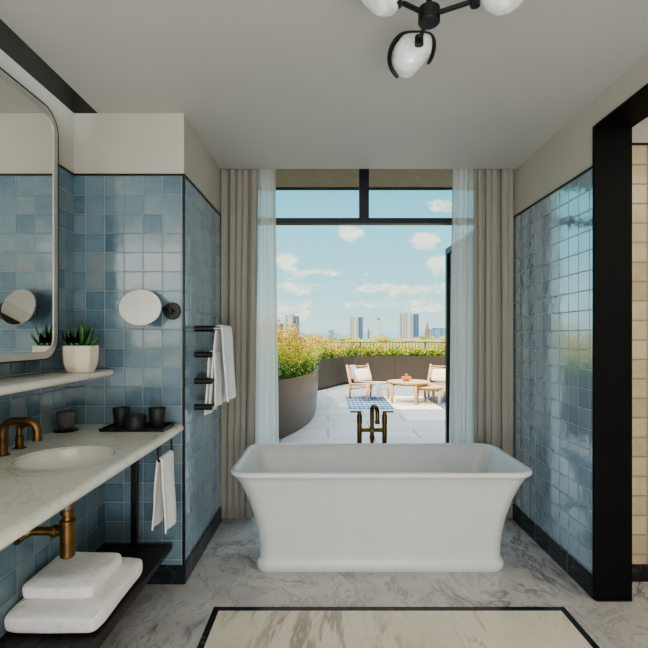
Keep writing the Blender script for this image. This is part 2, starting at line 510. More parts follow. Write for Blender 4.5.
# nib wall: front and side carry tiles up to the black line
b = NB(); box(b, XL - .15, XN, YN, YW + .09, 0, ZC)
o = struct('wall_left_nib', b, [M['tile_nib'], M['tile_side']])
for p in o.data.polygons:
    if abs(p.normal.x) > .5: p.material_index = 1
b = NB(); box(b, XL - .15, -1.2271, YN, YN + .1, ZC, 2.74); struct('wall_nib_upper', b, M['slot'])
# black edge trims
b = NB(); box(b, XL + .0061, XN + .0061, YN - .006, YN, ZT, ZT + .009); struct('trim_3', b, M['black'])
b = NB(); box(b, XN - .006, XN + .006, YN - .006, YN + .006, .1, ZT); struct('trim_4', b, M['black'])
b = NB(); box(b, XN, XN + .006, YN + .006, YW, ZT, ZT + .009); struct('trim_5', b, M['black'])
b = NB(); box(b, XL, XL + .006, YB, YN, ZT, ZT + .009); struct('trim_6', b, M['black'])
# right wall
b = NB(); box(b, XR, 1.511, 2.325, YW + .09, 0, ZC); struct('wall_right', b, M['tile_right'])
b = NB(); box(b, XR, 1.511, YB, 2.325, 2.372, ZC); struct('wall_right_header', b, M['plaster'])
b = NB(); box(b, XR - .006, XR, 2.325, YW, ZT - .005, ZT + .004); struct('trim_7', b, M['black'])
# skirtings
b = NB(); box(b, -1.19, XN + .008, YN - .01, YN, 0, .1, .002); struct('baseboard_nib_front', b, M['blackstone2'])
b = NB(); box(b, XN, XN + .01, YN, YW, 0, .105, .002); struct('baseboard_nib_side', b, M['blackstone2'])
b = NB(); box(b, XR - .01, XR, 2.32, YW, 0, .11, .002); struct('baseboard_right', b, M['blackstone2'])
b = NB(); box(b, 1.511, 3.2, 2.479, 2.489, 0, .092, .002); struct('baseboard_shower', b, M['blackstone'])
# shower room
b = NB(); box(b, 1.511, 3.2, 2.489, 2.6, 0, ZC); struct('wall_shower', b, M['tile_cream'])
b = NB(); box(b, 1.511, 3.2, 2.483, 2.489, 2.349, 2.358); struct('trim_8', b, M['black'])
b = NB(); box(b, 3.2, 3.3, YB, 2.6, 0, ZC + .06); struct('wall_far_right', b, M['plaster'])
b = NB(); box(b, XL - .15, 3.3, YB - .1, YB, 0, 2.8); struct('wall_back', b, M['plaster'])
# black lining of the opening
b = NB()
box(b, XR - .008, 1.411, 2.302, 2.3248, 0, 2.372, .002); box(b, 1.4125, 1.519, 2.306, 2.3248, 0, 2.372, .002)
box(b, 1.4105, 1.4135, 2.31, 2.3245, 0, 2.372)
box(b, XR - .008, 1.519, YB, 2.3018, 2.361, 2.3718)
struct('door_1', b, M['lining'])
b = NB(); box(b, XR - .004, 1.511, 2.2955, 2.3018, 0, .006); struct('trim_9', b, M['black'])

# window wall: transom lights over a wide open doorway
b = NB()
box(b, XN, XR, YW, YW + .07, 2.186, 2.228, .003)
box(b, .242, .315, YW + .002, YW + .068, 2.228, 2.70)
box(b, XN, XR, YW, YW + .07, 2.69, 2.74)
box(b, XN, XN + .05, YW, YW + .07, 0, 2.186); box(b, XN, XN + .05, YW, YW + .07, 2.228, 2.69)
box(b, XR - .05, XR, YW, YW + .07, 0, 2.186); box(b, XR - .05, XR, YW, YW + .07, 2.228, 2.69)
w1 = struct('window_1', b, M['frame'])
for (a, c) in ((XN + .05, .242), (.315, XR - .05)):
    b = NB(); box(b, a, c, YW + .03, YW + .036, 2.228, 2.69); obj('glass_pane', b, M['glass'], w1)
b = NB(); box(b, XN, XR, YW - .01, YW + .09, 0, .012); struct('trim_10', b, M['frame'])
# open glass door leaf
hx, hy = 1.19, YW + .09
ex, ey = 1.168, 4.515
d = Vector((ex - hx, ey - hy, 0)); L = d.length; d.normalize(); nrm = Vector((-d.y, d.x, 0))
def leafbox(bm, a0, a1, z0, z1, th=.045):
    q = NB(); box(q, a0, a1, -th / 2, th / 2, z0, z1, .002)
    mt = Matrix(((d.x, nrm.x, 0, hx), (d.y, nrm.y, 0, hy), (0, 0, 1, 0), (0, 0, 0, 1)))
    bmesh.ops.transform(q, matrix=mt, verts=q.verts); join(bm, q)
b = NB()
leafbox(b, 0, .06, .01, 2.17); leafbox(b, L - .06, L, .01, 2.17); leafbox(b, .06, L - .06, .01, .09); leafbox(b, .06, L - .06, 2.11, 2.17)
dl = struct('door_2', b, M['black'])
b = NB(); leafbox(b, .06, L - .06, .09, 2.11, .012); obj('glass_pane', b, M['glass'], dl)
b = NB()
p0 = Vector((hx, hy, 1.02)) + d * (L - .03) - nrm * (-.045)
tube(b, [p0, p0 + Vector((0, 0, -.002)), p0 - d * .12], .009, 8); obj('door_handle', b, M['black'], dl)
# building outside above the window
b = NB(); box(b, -3.4, 4.5, YW + .09, 4.6, 2.789, 2.95); struct('soffit', b, M['soffit'])
b = NB(); box(b, -3.4, 4.5, 4.57, 4.615, 2.775, 3.0); struct('trim_11', b, M['slot'])
b = NB(); box(b, -8, -1.0, 3.2, 4.6, 3.0, 4.8); box(b, -1.0, 4.5, 3.2, 4.6, 3.0, 3.15); struct('wall_upper_shade_block', b, M['wallw'])  # unseen upper mass, stepped and sized to shade the left of the terrace
b = NB(); box(b, XL - .15 - 3, XL - .16, 3.2, YW + .09, 0, 2.95); box(b, 3.31, 6, 3.2, YW + .09, 0, 2.95); struct('wall_outer', b, M['wallw'])
b = NB(); box(b, 1.5115, 3.3, 2.61, YW + .09, 0, 2.95);  struct('wall_outer_right', b, M['wallw'])

# ------------------------------------------------------------------ bathtub
def make_tub():
    cx, cy = .296, 2.826
    t = thing('bathtub', 'large white freestanding bathtub with flared rim and rounded plinth', 'bathtub', (cx, cy, 0))
    prof = [(.688, .246, .0, .06), (.700, .255, .012, .07), (.703, .258, .035, .07), (.698, .253, .056, .07), (.69, .246, .066, .07), (.688, .244, .074, .07),
            (.691, .247, .14, .08), (.703, .254, .22, .085), (.722, .266, .31, .09), (.751, .285, .40, .10), (.782, .310, .48, .105),
            (.808, .332, .535, .11), (.821, .342, .55, .112), (.831, .351, .556, .115), (.8355, .355, .562, .115), (.8365, .356, .572, .115), (.832, .352, .581, .112), (.824, .344, .585, .108),
            (.812, .333, .583, .10), (.803, .324, .575, .095), (.79, .312, .54, .09), (.75, .28, .44, .085), (.70, .245, .3, .09), (.64, .21, .18, .1), (.57, .17, .13, .12), (.4, .1, .12, .09)]
    b = NB(); loft(b, [rrect(cx, cy, hx_, hy_, r, z, 10) for hx_, hy_, z, r in prof], cap0=True)
    obj('tub_body', b, M['white'], t, smooth=True, angle=50)
    b = NB(); cyl(b, (cx, cy, .12), .032, .004, seg=24, bev=.0015); obj('drain', b, M['chrome'], t)
    return t
make_tub()

# floor-standing tub filler
def make_filler():
    Y = 3.27
    t = thing('bath_filler', 'aged brass floor-standing bath tap with two cross levers behind the tub', 'tap', (.31, Y, 0))
    xs = (wx(359.5, Y), wx(384.5, Y)); xc = wx(372, Y)
    zc, zt = wz(430, Y), wz(412.5, Y)
    for x in xs:
        b = NB(); cyl(b, (x, Y, .0), .03, .012, bev=.003); cyl(b, (x, Y, .01), .0165, zt - .045 - .01)
        cyl(b, (x, Y, zc - .03), .0175, .06, bev=.003); cyl(b, (x, Y, zt - .08), .0185, .065, bev=.003)
        obj('riser_pipe', b, M['brassd'], t, smooth=True, angle=35)
        b = NB(); cyl(b, (x, Y, zt - .018), .014, .022, bev=.003)
        s = -1 if x < xc else 1
        q = NB(); box(q, min(x - s * .012, x + s * .065), max(x - s * .012, x + s * .065), Y - .009, Y + .009, zt, zt + .011, .003); join(b, q)
        obj('lever_handle', b, M['brassd'], t, smooth=True, angle=35)
    b = NB(); tube(b, [(xs[0], Y, zc), (xs[1], Y, zc)], .0135, 14); cyl(b, (xc, Y - .028, zc), .017, .05, 'y', bev=.003)
    obj('cross_bar', b, M['brassd'], t, smooth=True, angle=35)
    b = NB()
    zt2 = wz(407, Y)
    pts = [(xc, Y, zc - .05), (xc, Y, zc), (xc, Y, zt2 - .02)]
    for k in range(9):
        a = PI * k / 8
        pts.append((xc + .022 * (1 - math.cos(a)) * .55, Y - .065 * (1 - math.cos(a)), zt2 - .02 + .035 * math.sin(a)))
    e = pts[-1]; pts += [(e[0], e[1], e[2] - .06)]
    tube(b, pts, .0145, 14); cyl(b, (e[0], e[1], e[2] - .075), .017, .02, bev=.002)
    obj('spout', b, M['brassd'], t, smooth=True, angle=35)
    b = NB(); lathe(b, [(.006, 0), (.008, .02), (.018, .075), (.016, .09)], (xc, Y, zc - .125)); tube(b, [(xc, Y, zc - .12), (xc + .004, Y, zc - .22)], .005, 8)
    obj('hand_shower', b, M['brassd'], t, smooth=True, angle=35)
make_filler()

# ------------------------------------------------------------------ curtains
def drape(name, x0, x1, y, z0, z1, folds, amp, m, label, cat, seed, x0b=None, x1b=None, th=.004):
    rr = random.Random(seed)
    ph = [rr.uniform(-.5, .5) for _ in range(6)]
    x0b = x0 if x0b is None else x0b; x1b = x1 if x1b is None else x1b
    def f(u, v):
        z = z1 + (z0 - z1) * v
        a = x0 + (x0b - x0) * v; c = x1 + (x1b - x1) * v
        uu = u + .034 * math.sin(2 * PI * (u * 2.3 + ph[0])) + .008 * math.sin(4 * v + ph[1] * 6 + u * 9)
        w = 2 * PI * folds * uu
        dy = amp * (math.sin(w) + .3 * math.sin(2.1 * w + ph[2] * 4 + v * .8)) * (.75 + .3 * math.sin(u * 7 + ph[3] * 6))
        dx = amp * (.75 if th else .3) * math.sin(2 * w + .6)
        x = min(max(a + (c - a) * u + dx, min(x0, x0b)), max(x1, x1b))
        return Vector((x, y + dy, z))
    b = NB(); grid(b, f, folds * 20, 24)
    o = obj(name, b, m, None, smooth=True, mods=[('SOLIDIFY', dict(thickness=th, offset=0))] if th else None)
    tag(o, label, cat)
    return o
drape('curtain', wx(220.8, 3.33), wx(258, 3.36), 3.34, .012, 2.7, 5, .037, M['drape'], 'taupe linen curtain hanging at the left side of the terrace doorway', 'curtain', 3, x1b=wx(251, 3.36))
drape('curtain', wx(474, 3.36), XR - .006, 3.34, .012, 2.7, 5, .037, M['drape'], 'taupe linen curtain hanging at the right side of the terrace doorway', 'curtain', 5)
drape('sheer_curtain', wx(255, 3.46), wx(274.5, 3.46), 3.47, .012, 2.7, 4, .02, M['sheer'], 'white sheer curtain at left of doorway beside the taupe drape', 'curtain', 8, th=0, x0b=wx(250, 3.46), x1b=wx(278.5, 3.46))
drape('sheer_curtain', wx(453.5, 3.46), wx(480, 3.46), 3.47, .012, 2.7, 5, .02, M['sheer'], 'white sheer curtain at right of doorway in front of open glass door', 'curtain', 9, th=0, x0b=wx(448.5, 3.46))

# ------------------------------------------------------------------ counter and sink
CT = .85
def make_counter():
    t = thing('vanity_counter', 'long pale veined marble washbasin counter with rounded front edge', 'counter', (-1.06, 1.2, .81))
    x0, x1, y0, y1 = XL + .0005, -.768, -.6, YN - .001
    z0, z1 = CT - .042, CT
    b = NB()
    # slab with an oval hole for the basin and a bullnose front
    cx, cy, rx, ry = -1.024, 1.805, .179, .171
    N = 64
    hole = [b.verts.new((cx + rx * math.cos(2 * PI * k / N), cy + ry * math.sin(2 * PI * k / N), z1)) for k in range(N)]
    r = (z1 - z0) / 2
    xi = x1 - r
    # outer ring matched to angle on rectangle
    def rect(a, xa, xb, ya, yb):
        c, s = math.cos(a), math.sin(a)
        ts = []
        if c > 1e-9: ts.append((xb - cx) / c)
        if c < -1e-9: ts.append((xa - cx) / c)
        if s > 1e-9: ts.append((yb - cy) / s)
        if s < -1e-9: ts.append((ya - cy) / s)
        k = min(ts); return (cx + c * k, cy + s * k)
    cor = [math.atan2(yy - cy, xx - cx) % (2 * PI) for xx in (x0, xi) for yy in (1.4, y1)]
    angs = [2 * PI * k / N for k in range(N)]
    for ca in cor:
        i = min(range(N), key=lambda k: abs((angs[k] - ca + PI) % (2 * PI) - PI)); angs[i] = ca
    outr = [b.verts.new((*rect(a, x0, xi, 1.4, y1), z1)) for a in angs]
    for k in range(N):
        b.faces.new((hole[k], hole[(k + 1) % N], outr[(k + 1) % N], outr[k]))
    low = [b.verts.new((v.co.x, v.co.y, z0)) for v in hole]
    for k in range(N): b.faces.new((hole[k], low[k], low[(k + 1) % N], hole[(k + 1) % N]))
    box(b, x0, xi, y0, 1.4, z0 + .0001, z1)
    lo = [b.verts.new(v) for v in ((x0, 1.4, z0), (xi, 1.4, z0), (xi, y1, z0), (x0, y1, z0))]
    # underside ring
    outl = [b.verts.new((v.co.x, v.co.y, z0)) for v in outr]
    for k in range(N): b.faces.new((low[k], outl[k], outl[(k + 1) % N], low[(k + 1) % N]))
    bmesh.ops.delete(b, geom=lo, context='VERTS')
    prof = [(xi + r * math.cos(a), z0 + r + r * math.sin(a)) for a in [PI / 2 - PI * k / 10 for k in range(11)]]
    ya, yb = y0, y1
    rows = [[b.verts.new((x, y, z)) for (x, z) in prof] for y in (ya, yb)]
    for k in range(10): b.faces.new((rows[0][k], rows[0][k + 1], rows[1][k + 1], rows[1][k]))
    b.faces.new(rows[0]); b.faces.new(rows[1][::-1])
    ov = [b.verts.new(v) for v in ((xi, ya, z0), (xi, yb, z0), (xi, ya, z1), (xi, yb, z1))]
    bmesh.ops.delete(b, geom=ov, context='VERTS')
    obj('countertop', b, M['counter'], t, smooth=True, angle=30)
    # basin bowl
    b = NB()
    pr = [(.992, -.010), (.985, -.012), (.97, -.03), (.92, -.055), (.8, -.078), (.6, -.095), (.3, -.106), (.1, -.108)]
    secs = []
    for s, dz in pr:
        secs.append([Vector((cx + rx * s * math.cos(2 * PI * k / 48), cy + ry * s * math.sin(2 * PI * k / 48), CT + dz)) for k in range(48)])
    loft(b, secs, cap0=False)
    obj('basin', b, M['ceramic'], t, smooth=True, mods=[('SOLIDIFY', dict(thickness=.006, offset=-1))])
    b = NB(); cyl(b, (cx, cy, CT - .1075), .022, .003, bev=.001); obj('drain', b, M['brass'], t)
    return t
make_counter()

# shelf
def make_shelf():
    z1, th = 1.143, .034
    x0, x1 = XL + .0005, -1.14
    r = th / 2
    b = NB()
    prof = [(x0, z1 - th), (x0, z1)] + [(x1 - r + r * math.cos(a), z1 - r + r * math.sin(a)) for a in [PI / 2 - PI * k / 10 for k in range(11)]]
    rows = [[b.verts.new((x, y, z)) for (x, z) in prof] for y in (-.6, YN - .0065)]
    n = len(prof)
    for k in range(n): b.faces.new((rows[0][k], rows[0][(k + 1) % n], rows[1][(k + 1) % n], rows[1][k]))
    b.faces.new(rows[0]); b.faces.new(rows[1][::-1])
    o = obj('marble_shelf', b, M['counter'], None, smooth=True, angle=40)
    tag(o, 'narrow pale marble ledge shelf with rounded edge fixed under the wall mirror', 'shelf')
make_shelf()

# basin tap: spout and levers
def make_tap():
    t = thing('basin_tap', 'aged brass three-piece basin tap with high arched spout on the counter', 'tap', (-1.27, 1.82, CT))
    Y = 1.82
    x0 = wx(3, Y); x1 = wx(37.5, Y)
    zt = wz(421, Y)
    b = NB()
    r = .0158
    R1 = .045
    pts = [(x0, Y, CT + .03)]
    for k in range(7):
        a = PI - PI / 2 * k / 6
        pts.append((x0 + R1 + R1 * math.cos(a), Y, zt - R1 + R1 * math.sin(a)))
    for k in range(9):
        a = PI / 2 - PI / 2 * k / 8
        pts.append((x1 - R1 + R1 * math.cos(a), Y, zt - R1 + R1 * math.sin(a)))
    pts.append((x1, Y, wz(440.5, Y)))
    tube(b, pts, r, 16); cyl(b, (x1, Y, wz(440.8, Y)), r + .0015, .014, bev=.001)
    obj('spout', b, M['brass'], t, smooth=True, angle=35)
    b = NB(); cyl(b, (x0, Y, CT), .024, .004, bev=.001); cyl(b, (x0, Y, CT + .003), .0165, .05, bev=.002)
    obj('spout_base', b, M['brass'], t, smooth=True, angle=35)
    for yy in (1.935, 1.70):
        x = wx(19.5, 1.935)
        b = NB(); cyl(b, (x, yy, CT), .025, .004, bev=.001); cyl(b, (x, yy, CT + .003), .0155, .05, bev=.002)
        obj('handle_base', b, M['brass'], t, smooth=True, angle=35)
        b = NB(); cyl(b, (x, yy, CT + .052), .0115, .042, bev=.002)
        tube(b, [(x, yy, CT + .086), (x + .02, yy, CT + .094), (x + .05, yy, CT + .102)], [.011, .0085, .007], 12)
        obj('lever', b, M['brass'], t, smooth=True, angle=35)
make_tap()

# bottle trap under the basin
def make_trap():
    Y = 1.80; x = wx(67.6, Y)
    t = thing('bottle_trap', 'aged brass bottle trap and waste pipe below the marble counter', 'waste pipe', (x, Y, .45))
    b = NB(); cyl(b, (x, Y, wz(557, Y)), .027, wz(521.7, Y) - wz(557, Y), bev=.006); obj('trap_body', b, M['brass'], t, smooth=True, angle=35)
    b = NB(); cyl(b, (x, Y, wz(522, Y)), .0185, wz(512, Y) - wz(522, Y)); cyl(b, (x, Y, wz(524, Y)), .0285, .018, bev=.003)
    cyl(b, (x, Y, wz(514.5, Y)), .0255, .024, bev=.003); obj('inlet_collar', b, M['brass'], t, smooth=True, angle=35)
    b = NB(); cyl(b, (x, Y, wz(508.5, Y)), .029, .735 - wz(508.5, Y), bev=.002); obj('tailpiece', b, M['brassg'], t, smooth=True, angle=35)
    zp = wz(531, Y)
    b = NB(); cyl(b, (x - .06, Y, zp), .024, .022, 'x', bev=.004); cyl(b, (x - .042, Y, zp), .0175, .02, 'x'); obj('coupling_nut', b, M['brass'], t, smooth=True, angle=35)
    b = NB(); tube(b, [(x - .05, Y, zp), (-1.15, Y, zp), (-1.165, Y - .004, zp - .003), (-1.175, Y - .014, zp - .009), (-1.189, Y - .03, zp - .014)], .0165, 14)
    cyl(b, (-1.1895, Y - .03, zp - .014), .026, .008, 'x', bev=.002)
    obj('waste_pipe', b, M['brass'], t, smooth=True, angle=35)
make_trap()

# ------------------------------------------------------------------ under-counter rack
def make_rack():
    t = thing('under_counter_rack', 'dark stained low wooden rack with slim black post under the counter', 'rack', (-1.0, 1.6, 0))
    x0, x1, y0, y1 = -1.185, -.822, .3, 2.44
    z1 = .226
    b = NB()
    box(b, x0, x1, y1 - .03, y1, z1 - .03, z1, .002); box(b, x0, x1, y0, y0 + .03, z1 - .03, z1, .002)
    box(b, x0, x0 + .022, y0 + .03, y1 - .03, z1 - .03, z1, .002); box(b, x1 - .022, x1, y0 + .03, y1 - .03, z1 - .03, z1, .002)
    obj('rack_frame', b, M['wood_dark'], t)
    b = NB()
    n = 5; w = (x1 - x0 - .044) / n
    for k in range(n):
        box(b, x0 + .022 + k * w + .0008, x0 + .022 + (k + 1) * w - .0008, y0 + .03, y1 - .03, z1 - .022, z1 - .004, .001)
    obj('shelf_boards', b, M['wood_dark'], t)
    for yy in (2.425, .34):
        b = NB(); box(b, -1.03, -1.0, yy - .013, yy + .013, 0, CT - .0425, .002); obj('post', b, M['black'], t)
    b = NB(); box(b, x0, x1 - .05, 2.40, 2.412, z1 - .05, z1 - .03); obj('bracket', b, M['black'], t)
make_rack()

# ------------------------------------------------------------------ towels
def folded_towel(label, x0, x1, y0, y1, z0, z1, seed, layers=1):
    b = NB()
    cx, cy = (x0 + x1) / 2, (y0 + y1) / 2
    hx_, hy_ = (x1 - x0) / 2, (y1 - y0) / 2
    h = z1 - z0
    n = 40
    def f(u, v):
        # v sweeps the cross-section height (closed superellipse), u sweeps round
        a = 2 * PI * u
        el = -PI / 2 + PI * v
        ce, se = math.cos(el), math.sin(el)
        pw = lambda q, e: math.copysign(abs(q) ** e, q)
        rr = pw(ce, .24)
        X = cx + hx_ * pw(math.cos(a), .13) * rr
        Y = cy + hy_ * pw(math.sin(a), .15) * rr
        Z = z0 + h / 2 + h / 2 * pw(se, .5)
        p = Vector((X * 7 + seed, Y * 7, Z * 9))
        k = noise.noise(p) + .35 * noise.noise(p * 3.1)
        top = max(0, se)
        Z += .014 * k * top - .02 * top * max(0, (cy - Y) / hy_) ** 4 - .012 * top * (abs(X - cx) / hx_) ** 3 * .5
        side = abs(ce) ** 2
        crease = -.0045 * math.exp(-((Z - z0 - h / layers) / .004) ** 2) if layers > 1 else 0
        X += (math.cos(a)) * (.009 * noise.noise(p * 1.7) * side + crease)
        Y += (math.sin(a)) * (.009 * noise.noise(p * 2.1) * side + crease)
        return Vector((X, Y, max(Z, z0)))
    grid(b, f, 120, 48)
    bmesh.ops.remove_doubles(b, verts=b.verts, dist=.0003)
    o = obj('folded_towel', b, M['towel'], None, smooth=True)
    tag(o, label, 'towel')
    return o
folded_towel('large folded white bath towel, bottom of the pair on the dark rack', -1.187, -.84, 1.672, 2.12, .2265, .322, 1.0)
folded_towel('smaller folded white hand towel lying on top of the large towel', -1.172, -.9, 1.755, 2.03,   .31, .38, 5.0)

def hang_towel(name, label, xc, y0, y1, zt, lf, lb, rf, sf, sb, seed, skew=0, th=.011, parent=None):
    """towel over a rail along Y: front sheet towards +X"""
    b = NB()
    tot_f, tot_b, arc = lf, lb, PI * rf
    L = tot_f + arc + tot_b
    def f(u, v):
        s = u * L
        y = y0 + (y1 - y0) * v
        if s < tot_f:
            q = 1 - s / tot_f
            x = xc + rf + sf * q; z = zt - lf * q
            wv = .007 * q
        elif s < tot_f + arc:
            a = (s - tot_f) / rf
            x = xc + rf * math.cos(a); z = zt + rf * math.sin(a); q = 0; wv = 0
        else:
            q = (s - tot_f - arc) / tot_b
            x = xc - rf - sb * q; z = zt - lb * q; wv = .007 * q
        x += wv * math.sin(v * 9 + seed)
        y += skew * q * (1 if v > .5 else -.6) + .004 * math.sin(q * 8 + seed)
        return Vector((x, y, z))
    grid(b, f, 60, 16)
    o = obj(name, b, M['towel'], parent, smooth=True, mods=[('SOLIDIFY', dict(thickness=th, offset=0)), ('SUBSURF', dict(levels=1, render_levels=1))])
    if parent is None: tag(o, label, 'towel')
    return o

# towel bars on nib side wall
tl = ['topmost black towel bar on the blue tiles, holding the higher white towel', 'second black towel bar from the top, holding the lower white towel',
      'third black towel bar from the top, below the lower towel\'s fold', 'lowest black towel bar beside the hanging towel hems']
YT = 2.665
ZB = [wz(328.6, YT), wz(354.6, YT), wz(381, YT), wz(407, YT)]
XB = [-.627, -.668, -.668, -.668]
for k in range(4):
    t = thing('towel_bar', tl[k], 'towel bar', (XN + .0, YT, ZB[k]), 0, None)
    for yy in (YT, YT + .40):
        b = NB(); cyl(b, (XN + .0002, yy, ZB[k]), .0175, XB[k] - XN - (.03 if k == 0 else 0), 'x', 20, .0015); obj('post', b, M['black'], t, smooth=True, angle=35)
    if k == 0:
        b = NB(); cyl(b, (XB[0] - .031, YT, ZB[0]), .012, .036, 'x', 20, .0015); obj('end_sleeve', b, M['chrome'], t, smooth=True, angle=35)
    b = NB(); tube(b, [(XB[k] - .012, YT, ZB[k]), (XB[k] - .012, YT + .4, ZB[k])], .008, 12); obj('rail', b, M['black'], t, smooth=True, angle=35)
hang_towel('hanging_towel', 'white towel draped over the topmost wall towel bar', XB[0] - .010, YT + .02, YT + .30, ZB[0] + .004, .435, .46, .017, .028, .045, 1)
hang_towel('hanging_towel', 'white towel draped over the second wall towel bar, hanging lower', XB[1] - .008, YT + .02, YT + .27, ZB[1] + .004, .31, .36, .0165, .010, .018, 4)

# towel holder under counter
t = thing('towel_hanger', 'slim black rail hung beneath the counter edge near the end', 'towel rail', (-.80, 2.27, .73))
b = NB()
tube(b, [(-.80, 2.175, CT - .043), (-.80, 2.175, .735), (-.80, 2.178, .729), (-.80, 2.182, .727), (-.80, 2.353, .727), (-.80, 2.358, .729), (-.80, 2.36, .735), (-.80, 2.36, CT - .043)], .0045, 8)
obj('rod', b, M['black'], t, smooth=True)
hang_towel('hand_towel', 'small white towel hanging from the black rail under the counter', -.80, 2.185, 2.35, .728, .345, .33, .011, .018, .024, 2, skew=.012, th=.009)

# ------------------------------------------------------------------ counter accessories
b = NB()
x0, x1, y0, y1 = -1.122, -.806, 2.262, 2.435
box(b, x0, x1, y0, y1, CT, CT + .006, .002)
for q in ((x0, x1, y0, y0 + .007), (x0, x1, y1 - .007, y1), (x0, x0 + .007, y0 + .007, y1 - .007), (x1 - .007, x1, y0 + .007, y1 - .007)):
    box(b, *q, CT + .005, CT + .016, .001)
tag(obj('tray', b, M['black']), 'flat black rectangular tray at the far end of the counter', 'tray')
def cup(label, x, y, r0, r1, h, lid=False):
    z = CT + .0062
    t = thing('lidded_jar' if lid else 'tumbler', label, 'jar' if lid else 'cup', (x, y, z))
    b = NB()
    pr = [(r0 * .9, 0), (r0, .004), (r1, h - .003), (r1 - .0015, h), (r1 - .004, h - .001)]
    if lid: pr += [(r1 - .006, h - .004)]
    else: pr += [(r0 - .004, .008), (.004, .006)]
    lathe(b, pr, (x, y, z), 32)
    obj('jar_body' if lid else 'tumbler_body', b, M['charcoal'], t, smooth=True, angle=40)
    if lid:
        b = NB(); lathe(b, [(r1 - .001, 0), (r1 + .002, .002), (r1 + .002, .009), (r1 - .004, .012), (.01, .013)], (x, y, z + h), 32); obj('lid', b, M['charcoal'], t, smooth=True, angle=40)
    return t
cup('tall charcoal tumbler standing at the left end of the black tray', -1.052, 2.355, .034, .043, .099)
cup('short charcoal lidded jar standing between the two tumblers on the tray', -.962, 2.308, .049, .051, .058, True)
cup('tall charcoal tumbler standing at the right end of the black tray', -.868, 2.35, .034, .0425, .099)

t = thing('candle_glass', 'smoky ribbed glass candle holder near the basin tap', 'candle holder', (-1.298, 2.29, CT + .0065))
b = NB(); lathe(b, [(.028, 0), (.034, .004), (.041, .03), (.0435, .09), (.0415, .091), (.038, .03), (.03, .014), (.003, .012)], (-1.298, 2.29, CT + .0065), 48); obj('glass_cup', b, M['smoked'], t, smooth=True)
b = NB(); cyl(b, (-1.298, 2.29, CT + .0185 + .001), .029, .022, bev=.003); obj('wax', b, M['charcoal'], t, smooth=True, angle=40)
b = NB(); lathe(b, [(.045, 0), (.056, .002), (.057, .005), (.052, .006), (.003, .0055)], (-1.298, 2.29, CT), 40)
tag(obj('coaster', b, M['black'], smooth=True, angle=40), 'round black coaster beneath the smoky glass candle holder', 'coaster')

# potted succulent on the shelf
def make_plant():
    x, y, z = -1.206, 2.25, 1.1435
    t = thing('potted_succulent', 'spiky green succulent in a faceted cream pot on the marble shelf', 'potted plant', (x, y, z))
    b = NB()
    def oct(r, zz): return [Vector((x + r * math.cos(2 * PI * (k + .28) / 8), y + r * math.sin(2 * PI * (k + .28) / 8), z + zz)) for k in range(8)]
    secs = [oct(.058, 0), oct(.064, .006), oct(.074, .03), oct(.080, .06), oct(.082, .09), oct(.083, .128), oct(.078, .131), oct(.076, .118)]
    loft(b, secs)
    obj('pot', b, M['pot'], t)
    b = NB(); cyl(b, (x, y, z + .1185), .069, .004); obj('soil', b, M['soil'], t)
    rr = random.Random(12)
    for k in range(26):
        ring = 0 if k < 6 else (1 if k < 15 else 2)
        a = 2 * PI * k / (6, 9, 11)[ring] + rr.uniform(-.25, .25)
        lean = (.2, .5, .95)[ring] + rr.uniform(-.1, .1)
        Lh = (.128, .125, .105)[ring] * rr.uniform(.85, 1.12)
        r0 = (.012, .026, .04)[ring]
        base = Vector((x + r0 * math.cos(a), y + r0 * math.sin(a), z + .118))
        out = Vector((math.cos(a), math.sin(a), 0)); up = Vector((0, 0, 1)); sd = out.cross(up)
        b = NB(); rings = []
        n = 8
        for i in range(n + 1):
            s = i / n
            ang = lean * (1 - .35 * s)
            c = base + Lh * s * (out * math.sin(ang) + up * math.cos(ang))
            w = .0175 * (math.sin(PI * (s * .82 + .18)) ** .7) * (1 - s) ** .45 + .0004
            dr = (out * math.cos(ang) - up * math.sin(ang))
            # keep leaves clear of wall and mirror
            pts = [c + sd * w, c + dr * w * .35, c - sd * w, c - dr * w * .12]
            for p in pts: p.x = max(p.x, -1.262); p.y = max(p.y, 2.188)
            rings.append([b.verts.new(p) for p in pts])
        for p, q in zip(rings, rings[1:]):
            for i in range(4): b.faces.new((p[i], p[(i + 1) % 4], q[(i + 1) % 4], q[i]))
        b.faces.new(rings[0][::-1]); b.faces.new(rings[-1])
        obj('leaf', b, M['succ'], t, smooth=True)
make_plant()

# ------------------------------------------------------------------ wall mirror
def make_mirror():
    y0, y1, z0, z1 = .2, 2.178, 1.212, 2.362
    cy, cz, hy_, hz = (y0 + y1) / 2, (z0 + z1) / 2, (y1 - y0) / 2, (z1 - z0) / 2
    xf = -1.27
    t = thing('wall_mirror', 'large round-cornered mirror with black-edged nickel frame on the left wall', 'mirror', (XL, cy, z0))
    def sec(x, inset, rad):
        return [Vector((x, cy + p.x, cz + p.y)) for p in rrect(0, 0, hy_ - inset, hz - inset, rad - inset, 0, 10)]
    b = NB(); loft(b, [sec(XL + .0005, 0, .105), sec(xf + .001, 0, .105), sec(xf + .001, .006, .105), sec(XL + .0005, .006, .105)], False, False)
    obj('frame_edge', b, M['black'], t)
    b = NB(); loft(b, [sec(XL + .001, .0065, .105), sec(xf, .0065, .105), sec(xf, .036, .105), sec(xf - .004, .037, .105), sec(XL + .001, .037, .105)], False, False)
    obj('frame', b, M['nickel'], t)
    b = NB(); loft(b, [sec(xf - .009, .0372, .105), sec(xf - .004, .0372, .105)])
    obj('mirror_glass', b, M['mirror'], t)
make_mirror()

